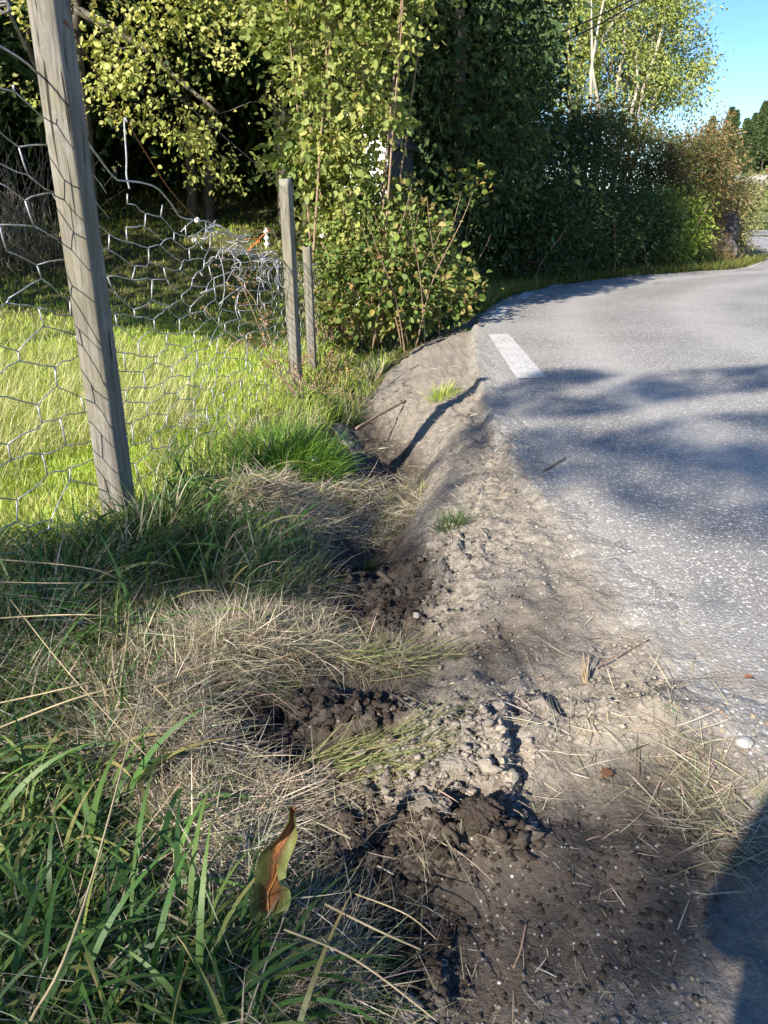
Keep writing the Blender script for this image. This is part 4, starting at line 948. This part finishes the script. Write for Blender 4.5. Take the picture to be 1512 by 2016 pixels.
UG = [(-8.5, 15.5, 3, 1.8, 'undergrowth at the far left below the trees'), (-6.2, 16, 2.8, 1.6, 'undergrowth behind the near post below the trees'), (-4.1, 16.3, 2.6, 1.5, 'undergrowth beyond the shaded meadow below the alder boughs'), (-2.2, 15.8, 2.4, 1.3, 'undergrowth beyond the shaded meadow left of the second post'), (-.6, 15.4, 3, 1.4, 'undergrowth behind the hazel bush'),
      (1.2, 15.6, 3, 1.5, 'undergrowth under the dark trees'), (1.9, 16.0, 2.6, 1.2, 'undergrowth under the dark tree nearest the road')]
for i, (x, y, h, r_, lab) in enumerate(UG):
    tree('undergrowth_bush', 'dark '+lab, 'bush', (x, y, H(x, y)[0]), stems_fan(9, h*.9, .3, r_*.7, 160+i, .025), [(0, 0, h*.42, r_, .7, h*.5), (.3, 0, h*.7, r_*.8, .6, h*.4)], 150, 42, .22, .18, DK_SHADE, [1]*4, 'leaf_dark', 'bark', T_OVAL, 'dark undergrowth of the wood', .6, 170+i, trunk_name='stems', crown_name='foliage')
# grey bare brushwood at left edge
def brush():
    e = empty('brushwood', (-6.0, 11.2, .3), 'tangle of bare grey twigs in the shade left of the near post', 'brushwood'); mb = MB(); r = np.random.default_rng(8)
    for k in range(420):
        a = np.array([r.uniform(-1.4, 1.3), r.uniform(-.5, .5), r.uniform(-.1, .5)]); b = a+np.array([r.normal(0, .6), r.normal(0, .3), r.uniform(.2, 1.7)])
        tube(mb, wob(a, b, 6, .08, r), np.linspace(.008, .002, 6), 3)
    mb.build('twigs', M['twig_grey'], e)
brush()
# hedge of shrubs along the far verge
SH_ = [(3.3, 15.0, 1.9, .9, DK_SHADE, 'shaded shrub at the verge below the dark tree'), (4.2, 16.2, 1.7, 1.0, DK_SHADE, 'shaded shrub next along the verge beyond the dark tree'), (2.6, 13.9, 1.7, .8, DK_SHADE, 'shaded shrub nearest the third line dash'), (5.3, 17.4, 1.5, 1.0, DK_SHADE, 'shaded shrub below the pale ash stems'),
       (4.0, 18, 1.7, 1.1, DK_SHADE, 'taller shaded shrub in front of the ash stems'), (6.75, 18.6, 1.5, .8, [(.30, .38, .06), (.2, .3, .05), (.10, .17, .03), (.38, .42, .1)], 'sunlit yellow green shrub in the hedge by the bend'), (5.9, 18.0, 1.3, .8, [(.06, .1, .03), (.12, .17, .04)], 'dim green shrub under the sunlit yellow one'),
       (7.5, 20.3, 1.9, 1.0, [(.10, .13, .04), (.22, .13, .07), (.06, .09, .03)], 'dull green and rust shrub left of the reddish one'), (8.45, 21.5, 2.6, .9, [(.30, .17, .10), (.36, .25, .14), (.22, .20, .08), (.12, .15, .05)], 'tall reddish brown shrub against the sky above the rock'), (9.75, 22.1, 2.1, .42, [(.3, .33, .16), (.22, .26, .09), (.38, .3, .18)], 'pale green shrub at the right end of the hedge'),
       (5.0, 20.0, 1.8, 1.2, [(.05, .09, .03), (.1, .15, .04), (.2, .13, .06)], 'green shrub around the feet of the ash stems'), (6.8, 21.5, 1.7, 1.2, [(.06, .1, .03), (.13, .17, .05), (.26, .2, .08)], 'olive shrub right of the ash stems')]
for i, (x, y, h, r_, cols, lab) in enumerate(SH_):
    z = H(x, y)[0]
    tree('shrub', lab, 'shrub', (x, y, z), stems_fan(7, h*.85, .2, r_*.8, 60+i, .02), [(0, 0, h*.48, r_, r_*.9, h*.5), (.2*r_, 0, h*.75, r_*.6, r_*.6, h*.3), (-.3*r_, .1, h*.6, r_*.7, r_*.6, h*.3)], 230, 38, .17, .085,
         cols, [1]*len(cols), 'leaf' if cols is not DK_SHADE else 'leaf_dark', 'twig', T_OVAL, 'shrubs of the roadside hedge', .35, 70+i, trunk_name='stems', crown_name='foliage')
# ash: pale multi-stemmed, airy
r = np.random.default_rng(77); ast = []
for k, (dx, dxt, h) in enumerate(((-1.5, -1.6, 6), (-.5, -.2, 7.2), (.0, .3, 7.2), (.25, .8, 6.8), (-1.3, -.9, 5), (-.35, -.7, 6.5), (.5, .9, 4.6), (-.9, -1.3, 4.6), (.1, .7, 5.6))):
    dy = r.normal(0, .5)
    ast.append([(dx*.7, dy*.5, -.3, .06), (dx*.9+(dxt-dx)*.1, dy-.5, h*.3, .047), (dx+(dxt-dx)*.45+r.normal(0, .12), dy-.7, h*.6, .034), (dxt, dy*1.2, h*.97, .012)])
for k in range(16):
    b = (r.uniform(-1.5, .8), r.normal(0, .5), r.uniform(1.6, 3)); ast.append([(*b, .04), (b[0]+r.normal(.1, .15), b[1], b[2]+.6, .035), (b[0]+r.normal(.2, .3), b[1], b[2]+1.3, .028)])
tree('ash_tree', 'tall airy ash tree with several pale stems rising above the hedge into the sky', 'tree', (6.3, 22.3, H(6.3, 22.3)[0]), ast,
     [(-.4, 0, 3.4, 1.9, 1.4, 1.9), (.1, 0, 5.3, 2.0, 1.6, 2.1), (1.0, 0, 3.7, 1.35, 1.2, 1.6), (-1.4, 0, 4.0, 1.2, 1.1, 2.0), (1.2, 0, 2.5, 1.0, 1, .8)], 1350, 54, .2, .075, [(.38, .43, .14), (.29, .37, .11), (.46, .47, .2), (.2, .28, .08)], [3, 3, 2, 1], 'leaf', 'bark_pale', T_QUAD, seed=81, gaps=.22, shell=.4)
def bare_twigs():
    pass

# bank grass along the far verge, rock
def bank():
    r = rng; mb = MB(); n = 26000
    sidx = r.uniform(0, 1, n); L = np.concatenate([[0], np.cumsum(np.linalg.norm(np.diff(EDGE, axis=0), axis=1))])
    s0 = np.interp(9.5, EDGE[:, 1], L); s1 = np.interp(24, EDGE[:, 1], L); s = s0+(s1-s0)*sidx
    q_ = np.stack([np.interp(s, L, EDGE[:, 0]), np.interp(s, L, EDGE[:, 1])], 1); q2 = np.stack([np.interp(s+.1, L, EDGE[:, 0]), np.interp(s+.1, L, EDGE[:, 1])], 1)
    t = unit(q2-q_); nl = np.stack([-t[:, 1], t[:, 0]], 1); o_ = .03+1.5*r.random(n)**1.6; xy = q_+nl*o_[:, None]
    P = np.column_stack([xy, H(xy[:, 0], xy[:, 1])]); c = palette(n, [(.09, .12, .03), (.16, .19, .05), (.30, .24, .10), (.22, .27, .05)], [3, 3, 1.5, 1.5], .2)
    blades(mb, P, r.uniform(.08, .32, n), np.full(n, .012), r.uniform(0, 6.28, n), np.abs(r.normal(.4, .3, n)), r.uniform(.3, 1.3, n), c, 3)
    o = mb.build('bank_grass', M['grass']); tag(o, 'rough grass on the bank along the outside of the bend', 'grass', kind='stuff')
bank()
def heath():
    r = np.random.default_rng(66); mb = MB(); n = 5200; s_ = r.random(n); o_ = r.uniform(-.1, 1.3, n)
    x = 8.9+2.6*s_-.87*o_; y = 19.8+4.9*s_+.5*o_; z = H(x, y)+np.clip(o_*1.3, 0, 1.5)*np.minimum(1, s_*4)
    blades(mb, np.column_stack([x, y, z-.05]), r.uniform(.12, .42, n), np.full(n, .014), r.normal(2.2, 1.2, n), np.abs(r.normal(.7, .4, n)), r.uniform(.3, 1.6, n), palette(n, [(.30, .19, .10), (.22, .13, .07), (.16, .17, .06), (.36, .29, .15)], [3, 2, 2, 2], .2, r), 3)
    o = mb.build('dry_heath', M['straw']); tag(o, 'brown dry grass and heather over the rock in the bend', 'heath', kind='stuff')
heath()
def cliff():
    n, m_ = 60, 30; V = []
    for i in range(n):
        s = i/(n-1); ax, ay = 9.35+2.4*s, 20.6+4.6*s
        for j in range(m_):
            t = j/(m_-1)
            prof = t*1.9 if t < .7 else 1.33+(t-.7)*.9
            back = .25*t + (max(0, t-.7)*5)
            env = min(1, s*5)*min(1, (1-s)*6)
            dx, dy = -.87*(.12+back), .5*(.12+back)
            f = .35*fbm(np.array([s*5.]), np.array([t*3.]), 1, 4, 300)[0]+.12*fbm(np.array([s*22.]), np.array([t*12.]), 1, 3, 301)[0]
            V.append((ax+dx-.87*f, ay+dy+.5*f, -.1+prof*(.25+.75*env)*1.05))
    I = np.arange(n*m_).reshape(n, m_); F = np.stack([I[:-1, :-1], I[1:, :-1], I[1:, 1:], I[:-1, 1:]], -1).reshape(-1, 4)
    mb = MB(); mb.add(np.array(V), F); o = mb.build('rock_outcrop', M['rock']); tag(o, 'dark broken rock face beside the road where it bends away', 'rock')
cliff()
# ------------------------------------------------------------------ far hill, pines, guardrail, wires, house
def hill():
    xs = np.linspace(0, 220, 120); ys = np.linspace(50, 300, 120); X2, Y2 = np.meshgrid(xs, ys)
    Z2 = -1.2 + 11*np.exp(-((X2-58)/24)**2-((Y2-112)/26)**2) + 24*np.exp(-((X2-120)/45)**2-((Y2-190)/60)**2) + 4*np.exp(-((X2-40)/14)**2-((Y2-82)/14)**2) + .8*fbm(X2, Y2, 9, 4, 200)
    I = np.arange(X2.size).reshape(X2.shape); F = np.stack([I[:-1, :-1], I[:-1, 1:], I[1:, 1:], I[1:, :-1]], -1).reshape(-1, 4)
    mb = MB(); mb.add(np.stack([X2, Y2, Z2], -1).reshape(-1, 3), F); o = mb.build('hillside', M['hill'], smooth=True); tag(o, 'wooded hillside far beyond the bend', kind='structure')
    def hz(x, y): return -1.2 + 11*math.exp(-((x-58)/24)**2-((y-112)/26)**2) + 24*math.exp(-((x-120)/45)**2-((y-190)/60)**2) + 4*math.exp(-((x-40)/14)**2-((y-82)/14)**2) + .8*fbm(np.array([x*1.]), np.array([y*1.]), 9, 4, 200)[0]
    return hz
hz = hill()
def pine(loc, h, seed, label, group):
    r = np.random.default_rng(seed); e = empty('pine_tree', loc, label, 'pine', group)
    mb = MB(); tube(mb, np.array([(0, 0, -.5), (.05, 0, h*.5), (0, 0, h*.99)]), [.16, .10, .02], 6); mb.build('trunk', M['bark'], e)
    n = 2600; t = r.random(n)**.8; z = h*(.25+.75*t); rr = h*.19*(1-t)**.7*(.45+.55*np.abs(np.sin(t*19+seed)))*np.sqrt(r.random(n))+.05; a = r.uniform(0, 6.28, n)
    P = np.stack([rr*np.cos(a), rr*np.sin(a), z], 1); D = np.stack([np.cos(a), np.sin(a), r.normal(0, .3, n)], 1)
    lb = MB(); put_leaves(lb, P, D, r.normal(0, .5, (n, 3))+np.array([0, 0, 1]), r.uniform(.14, .36, n), T_QUAD, palette(n, [(.12, .18, .08), (.17, .23, .10), (.08, .13, .07)], [1, 1, 1], .2, r)); lb.build('crown', M['leaf'], e); return e
pt = pine((50, 106, hz(50, 106)), 6, 1, 'dark pine on the far wooded hillside', 'pines on the far hillside')
pr = np.random.default_rng(9); k = 0
while k < 150:
    x, y = pr.uniform(34, 90), pr.uniform(84, 128)
    uu, vv, _ = proj(np.array([x]), np.array([y]), np.array([hz(x, y)]))
    if not (1380 < uu[0] < 1640): continue
    if hz(x, y) < 6.2 and pr.random() < .93: continue
    e2 = pt.copy(); C.objects.link(e2); e2.location = (x, y, hz(x, y)); s = pr.uniform(.55, 1.15); e2.scale = (s, s, s*pr.uniform(.9, 1.2)); e2.rotation_euler = (0, 0, pr.uniform(0, 6))
    for ch in list(pt.children):
        c2 = ch.copy(); C.objects.link(c2); c2.parent = e2
    k += 1
for lab, u, v in (('pale rock outcrop on the far hillside, larger of the two', 1498, 350), ('smaller pale rock outcrop on the far hillside', 1455, 352)):
    c = p2y(u, v, 84); rock_obj('rock_outcrop', lab, 'rock', c-np.array([0, 0, 1.2]), (1.5 if u > 1480 else .8, 1.2, .9), 'stone', u)
def rail():
    e = empty('guardrail', (17.6, 40, 0), 'steel guardrail on the far outside of the road', 'guardrail'); A = np.array([15.0, 37.5, -.1]); B = np.array([30, 40, -.1])
    mb = MB(); prof = [(-.0, .45), (.03, .50), (.0, .55), (0, .60), (.03, .65), (0, .72)]; V = []
    for t in (0, 1):
        for dy, z in prof: p = A*(1-t)+B*t; V.append((p[0], p[1]-dy, z))
        for dy, z in prof[::-1]: p = A*(1-t)+B*t; V.append((p[0], p[1]-dy+.012, z))
    n = 12; mb.add(np.array(V), np.array([(i, (i+1) % n, n+(i+1) % n, n+i) for i in range(n)])); ob = mb.build('rail', M['steel']); ob.parent = e; ob.matrix_parent_inverse = Matrix.Translation(-Vector(e.location))
    for k in range(8):
        p = A+(B-A)*(k+.5)/8; mb = MB(); tube(mb, np.array([p+(0, .08, -.2), p+(0, .08, .4), p+(0, .08, .78)]), .05, 6); ob = mb.build('rail_post', M['steel']); ob.parent = e; ob.matrix_parent_inverse = Matrix.Translation(-Vector(e.location))
rail()
strand('overhead_wire', 'upper overhead cable crossing in front of the ash tree', [p2y(1060, 82, 17), p2y(1160, 40, 15.5), p2y(1262, -10, 14), p2y(1420, -100, 12)], .012, 'wire_dark')
strand('overhead_wire', 'lower overhead cable crossing in front of the ash tree', [p2y(1070, 98, 17), p2y(1160, 58, 15.5), p2y(1250, 8, 14), p2y(1420, -85, 12)], .012, 'wire_dark')
def hut():
    c = p2y(764, 292, 10.0); zb = float(H(c[0], c[1])[0]); e = empty('shed', (c[0], c[1], zb), 'small white gabled shed glimpsed between the hazel leaves and the dark trees', 'shed')
    fx = np.array([-.90, .44, 0]); sx = np.array([.44, .90, 0]); up = np.array([0, 0, 1.]); wz = c[2]-zb+.05; W_, D_, A_ = 1.0, .75, .42
    def pt(a, b, z): return fx*a+sx*b+up*z
    V = [pt(0, 0, -.3), pt(W_, 0, -.3), pt(W_, D_, -.3), pt(0, D_, -.3), pt(0, 0, wz), pt(W_, 0, wz), pt(W_, D_, wz), pt(0, D_, wz), pt(W_/2, 0, wz+A_), pt(W_/2, D_, wz+A_)]
    mb = MB(); mb.add(np.array(V), [np.array([(1, 2, 6, 5)]), np.array([(1, 0, 4, 8, 5)[::-1], (2, 3, 7, 9, 6)])])
    for k in range(9):                                   # board battens
        a = W_*(k+.5)/9; h_ = wz+A_*(1-abs(a-W_/2)/(W_/2)); B_ = [pt(a-.012, -.012, -.3), pt(a+.012, -.012, -.3), pt(a+.012, 0.002, -.3), pt(a-.012, .002, -.3)]; B_ += [q_+up*(h_+.28) for q_ in B_]
        mb.add(np.array(B_), np.array([(0, 1, 5, 4), (1, 2, 6, 5), (2, 3, 7, 6), (3, 0, 4, 7)]))
    mb.build('wall', M['white_board'], e)
    mb = MB(); mb.add(np.array(V), np.array([(3, 0, 4, 7)])); tag(mb.build('side_wall', M['roof'], e), 'dark slate clad side wall')  # side wall takes the dark roof colour
    mb = MB()
    for s_ in (-1, 1):
        m_ = W_/2; a0, z0 = m_, wz+A_+.02; a1, z1 = m_+s_*(m_+.07), wz-.04
        Q = [pt(a0, -.06, z0), pt(a1, -.06, z1), pt(a1, D_+.06, z1), pt(a0, D_+.06, z0)]; Q += [q_+up*.04 for q_ in Q]
        mb.add(np.array(Q), np.array([(0, 3, 2, 1), (4, 5, 6, 7), (0, 1, 5, 4), (1, 2, 6, 5), (2, 3, 7, 6), (3, 0, 4, 7)]))
    mb.build('roof', M['roof'], e)
hut()

def scrub():
    r = np.random.default_rng(55); n = 60000; x = r.uniform(22, 80, n); y = r.uniform(62, 118, n)
    z = -1.2 + 11*np.exp(-((x-58)/24)**2-((y-112)/26)**2) + 24*np.exp(-((x-120)/45)**2-((y-190)/60)**2) + 4*np.exp(-((x-40)/14)**2-((y-82)/14)**2) + .8*fbm(x, y, 9, 4, 200)
    u, v, _ = proj(x, y, z); k = (u > 1400) & (u < 1620) & (fbm(x, y, 4, 3, 210) > -.12); x, y, z = x[k], y[k], z[k]; n = len(x)
    hgt = np.clip(fbm(x, y, 2.5, 3, 212)+.3, .1, 1)*1.5; P = np.column_stack([x, y, z+hgt*r.random(n)]); mb = MB()
    put_leaves(mb, P, r.normal(0, 1, (n, 3)), r.normal(0, .6, (n, 3))+np.array([-.3, -.4, .6]), r.uniform(.2, .5, n), T_QUAD, palette(n, [(.16, .20, .06), (.26, .27, .09), (.10, .14, .045), (.28, .20, .13)], [3, 2, 2, 1], .2, r))
    o = mb.build('hillside_scrub', M['leaf']); tag(o, 'low green and brown scrub covering the far hillside', 'scrub', kind='stuff')
scrub()
# ------------------------------------------------------------------ trees left of and behind the viewer: unseen, leaves placed to cast the dappled shade
SHADE = [  # (polygon in the photo's ground plane, density)
    ([(1160, 800), (1280, 745), (1560, 725), (1560, 770), (1330, 800), (1180, 830), (1010, 840), (1010, 775)], .92),
    ([(1150, 880), (1330, 835), (1600, 815), (1600, 1075), (1420, 1085), (1290, 1040), (1180, 970)], .9),
    ([(1080, 738), (1180, 735), (1220, 750), (1050, 800), (995, 820), (955, 890), (870, 975), (790, 1050), (725, 1030), (815, 940), (905, 860), (955, 790)], .93),
    ([(1010, 860), (1150, 850), (1200, 920), (1120, 980), (1020, 950)], .75),
    ([(640, 990), (760, 1010), (860, 1080), (900, 1130), (800, 1180), (690, 1200), (640, 1100)], .8),
    ([(-200, 1060), (170, 1050), (300, 1010), (430, 1060), (660, 1060), (690, 1180), (560, 1190), (320, 1190), (230, 1260), (-200, 1230)], .82),
    ([(-200, 1230), (200, 1230), (230, 1400), (150, 1500), (-200, 1480)], .5),
    ([(800, 1230), (1000, 1290), (1120, 1260), (1180, 1330), (1010, 1430), (900, 1380), (790, 1330)], .6),
    ([(980, 1130), (1130, 1180), (1180, 1280), (1080, 1290), (960, 1200)], .45),
    ([(430, 1330), (640, 1290), (820, 1290), (800, 1370), (620, 1400), (600, 1500), (420, 1480)], .5),
    ([(820, 1390), (930, 1400), (990, 1450), (900, 1490), (830, 1460)], .5),
    ([(-200, 1860), (120, 1840), (300, 1860), (480, 1820), (600, 1700), (760, 1720), (900, 1740), (1060, 1690), (1150, 1590), (1240, 1540), (1400, 1600), (1420, 2300), (-200, 2300)], .86),
    ([(-200, 1600), (150, 1600), (330, 1750), (480, 1680), (480, 1850), (-200, 1870)], .45),
    ([(1380, 1160), (1400, 1160), (1512, 1330), (1560, 1420), (1500, 1350)], .9),
    ([(880, 600), (1160, 600), (1160, 618), (900, 650), (860, 680), (830, 670)], .0),
]
PA = p2g
def casters():
    r = np.random.default_rng(101)
    trees = {}
    spots = {'near': [(-9.6, -.6), (-10, 2.0), (-9.4, 4.2)], 'far': [(-1.0, 7.8), (-.6, 10.2), (-2.0, 13.2), (-7.5, 8.6)]}
    def xy(p, q_): return (p*SH[0]-q_*SH[1], p*SH[1]+q_*SH[0])
    # near shade
    u = r.uniform(-200, 1700, 400000); v = r.uniform(600, 2300, 400000)
    # uniform over ground
    gp = np.stack([r.uniform(-2.6, 3.2, 500000), r.uniform(.15, 7, 500000)], 1)
    uu, vv, _ = proj(gp[:, 0], gp[:, 1], np.full(len(gp), -.05))
    dens = np.zeros(len(gp))
    for poly, d in SHADE: dens = np.maximum(dens, d*in_poly(uu, vv, poly))
    dens *= np.clip(.92+1.0*fbm(gp[:, 0], gp[:, 1], .5, 2, 400), 0, 1.08)
    want = 1.35*np.log(1/(1-np.clip(dens, 0, .94)))           # optical depth
    A_leaf = .0018; ncand = len(gp); area = 5.8*6.85*math.sin(SEL)
    pk = want*area/A_leaf/ncand/.55
    gp = gp[r.random(ncand) < pk]; n = len(gp)
    z = r.uniform(5.0, 10.0, n); s = COT*z; P = np.stack([gp[:, 0]-SH[0]*s, gp[:, 1]-SH[1]*s, z-.05], 1)
    out = {'near': P}
    # far band
    N = 260000; p = r.uniform(5.3, 26, N); q_ = r.uniform(5.45, 15.5, N); lit = np.zeros(N, bool)
    lit |= (p > 9.3) & (p < 13.5) & (q_ > 6.6) & (q_ < 10.0) & (p-(q_-6.6)*0 > 9.3)
    lit |= (p > 17.5) & (p < 24) & (q_ > 4.5) & (q_ < 6.3)
    lit |= (p > 21)
    lit |= (p > 15.0) & (q_ < 5.6)
    lit |= (p > 10) & (p < 12.4) & (q_ > 5.2) & (q_ < 6.7)
    edge = 4.35+.35*fbm(q_, p, 1.2, 3, 410)
    lit |= (p < edge+.3)
    k = ~lit; p, q_ = p[k], q_[k]; N2 = len(p)
    az = 20.7*10.05*math.sin(SEL)/N; Al = .02
    keep = r.random(N2) < 4.0*az/Al/.55; p, q_ = p[keep], q_[keep]
    z = np.clip(r.uniform(0, 1, len(p))*3.5+ (p+1)/COT-1.75, 2.2, 16); z0 = z
    pc = p-COT*z; X_, Y_ = pc*SH[0]-q_*SH[1], pc*SH[1]+q_*SH[0]
    far = np.stack([X_, Y_, z], 1)
    labels = {'near': ['leafy roadside tree standing behind the viewer on the left', 'second leafy tree behind the viewer, further from the road', 'third leafy tree behind the viewer by the meadow'],
              'far': ['tall tree left of the meadow, nearest the wood', 'tall tree left of the meadow in the middle of the row', 'tall tree at the far end of the row left of the meadow', 'tall tree at the near end of the row left of the meadow']}
    for key, P, ls in (('near', out['near'], .068), ('far', far, .21)):
        cen = np.array([xy(*s_) for s_ in spots[key]]); own = np.argmin(((P[:, None, :2]-cen[None])**2).sum(2), 1)
        for i, c in enumerate(cen):
            Q = P[own == i]
            if not len(Q): continue
            zb = float(H(c[0], c[1])[0]); base = np.array([c[0], c[1], zb]); e = empty('broadleaf_tree', tuple(base), labels[key][i], 'tree', 'shade trees out of the picture')
            mb = MB(); top = Q[:, 2].max()-zb; nodes = np.linspace(0, top*.95, 14)[:, None]*np.array([0, 0, 1.])+r.normal(0, .06, (14, 3)); tube(mb, nodes, np.linspace(.16, .02, 14), 8)
            nodes = nodes[4:]; rn = np.linspace(.1, .02, len(nodes))
            for j in r.choice(len(Q), min(60, len(Q)), False):
                t = Q[j]-base; dd = np.linalg.norm(nodes-t, axis=1)+np.clip(nodes[:, 2]-t[2], 0, 9)*1.5; b = np.argmin(dd)
                L = np.linalg.norm(nodes[b]-t); pth = wob(nodes[b], t, 6, L*.05, r); rr = np.linspace(min(rn[b]*.6, .01+.008*L), .003, 6); tube(mb, pth, rr, 5); nodes = np.concatenate([nodes, pth[2:]]); rn = np.concatenate([rn, rr[2:]])
            mb.build('trunk', M['bark'], e, True)
            lb = MB(); m_ = len(Q); put_leaves(lb, Q-base, r.normal(0, 1, (m_, 3)), r.normal(0, .6, (m_, 3))+np.array([-.4, -.5, .6]), ls*r.uniform(.7, 1.2, m_), T_OVAL, palette(m_, GREEN, [1, 1, 1, 1], .15, r)); lb.build('crown', M['leaf'], e)
casters()

# ------------------------------------------------------------------ the photographer, whose shadow falls at the lower right
def person():
    e = None
    base = np.array([-.18, -.53, 0.0])
    me = bpy.data.meshes.new('person'); 
    J = {'pel': (0, 0, .78, .17), 'sp': (.02, .04, 1.0, .18), 'ch': (.05, .10, 1.22, .185), 'nk': (.06, .14, 1.38, .06), 'hd0': (.07, .17, 1.46, .085), 'hd': (.07, .19, 1.55, .10), 'hd2': (.07, .19, 1.63, .07),
         'lh': (-.11, 0, .74, .10), 'lk': (-.12, .12, .42, .07), 'la': (-.12, .0, .08, .045), 'lt': (-.12, .16, .03, .035), 'rh': (.11, 0, .74, .10), 'rk': (.13, .12, .42, .07), 'ra': (.13, 0, .08, .045), 'rt': (.13, .16, .03, .035),
         'ls': (-.14, .11, 1.28, .065), 'le': (-.17, .15, 1.0, .05), 'lw': (.08, .33, .98, .032), 'lp': (.10, .43, 1.0, .033), 'rs': (.25, .10, 1.28, .065), 're': (.42, .22, 1.02, .045), 'rw': (.38, .33, .99, .03), 'rp': (.28, .43, 1.0, .033)}
    E = [('pel', 'sp'), ('sp', 'ch'), ('ch', 'nk'), ('nk', 'hd0'), ('hd0', 'hd'), ('hd', 'hd2'), ('pel', 'lh'), ('lh', 'lk'), ('lk', 'la'), ('la', 'lt'), ('pel', 'rh'), ('rh', 'rk'), ('rk', 'ra'), ('ra', 'rt'), ('ch', 'ls'), ('ls', 'le'), ('le', 'lw'), ('lw', 'lp'), ('ch', 'rs'), ('rs', 're'), ('re', 'rw'), ('rw', 'rp')]
    ks = list(J); V = [J[k][:3] for k in ks]; Rr = [J[k][3] for k in ks]; ED = [(ks.index(a), ks.index(b)) for a, b in E]
    for hand, sx in (('lp', 1), ('rp', -1)):
        hx, hy, hzz, _ = J[hand]
        for f in range(4):
            i0 = len(V); V += [(hx+sx*.02, hy+.012, hzz+.03-.02*f), (hx+sx*.045, hy+.02, hzz+.03-.02*f), (hx+sx*(.072-.004*f), hy+.012, hzz+.03-.02*f)]; Rr += [.009, .0085, .007]
            ED += [(ks.index(hand), i0), (i0, i0+1), (i0+1, i0+2)]
        i0 = len(V); V += [(hx, hy-.02, hzz+.035), (hx+sx*.02, hy-.03, hzz+.065)]; Rr += [.011, .009]; ED += [(ks.index(hand), i0), (i0, i0+1)]
    me.from_pydata(V, ED, []); o = bpy.data.objects.new('person', me); C.objects.link(o)
    md = o.modifiers.new('skin', 'SKIN'); sv = me.skin_vertices[0].data
    for i, rr in enumerate(Rr): sv[i].radius = (rr, rr)
    sv[0].use_root = True
    o.modifiers.new('sub', 'SUBSURF').levels = 1; o.modifiers['sub'].render_levels = 1
    me.materials.append(M['cloth']); o.location = tuple(base); o.location.z = float(H(base[0], base[1])[0])
    tag(o, 'person in dark clothes standing behind the view, bending over a phone held in both hands', 'person')
    zb = o.location.z
    V2 = IV3*np.array([.085, .10, .095])+np.array([.07, .17, 1.60]); mb = MB(); mb.add(V2, IF3); mb.build('hair', M['hair'], o, True)
    # phone held in the hands, beside the view point and just behind it
    mb = MB(); bx = np.array([(x, y, z) for x in (-.038, .038) for y in (-.004, .004) for z in (-.075, .075)])
    mb.add(bx, np.array([(0, 1, 3, 2), (4, 6, 7, 5), (0, 4, 5, 1), (2, 3, 7, 6), (0, 2, 6, 4), (1, 5, 7, 3)])); ph = mb.build('phone', M['phone']); ph.location = (0, -.075, 1.0); ph.rotation_euler = (-PITCH, 0, 0)
    bv = ph.modifiers.new('b', 'BEVEL'); bv.width = .003; tag(ph, 'black phone held upright in both hands', 'phone')
person()
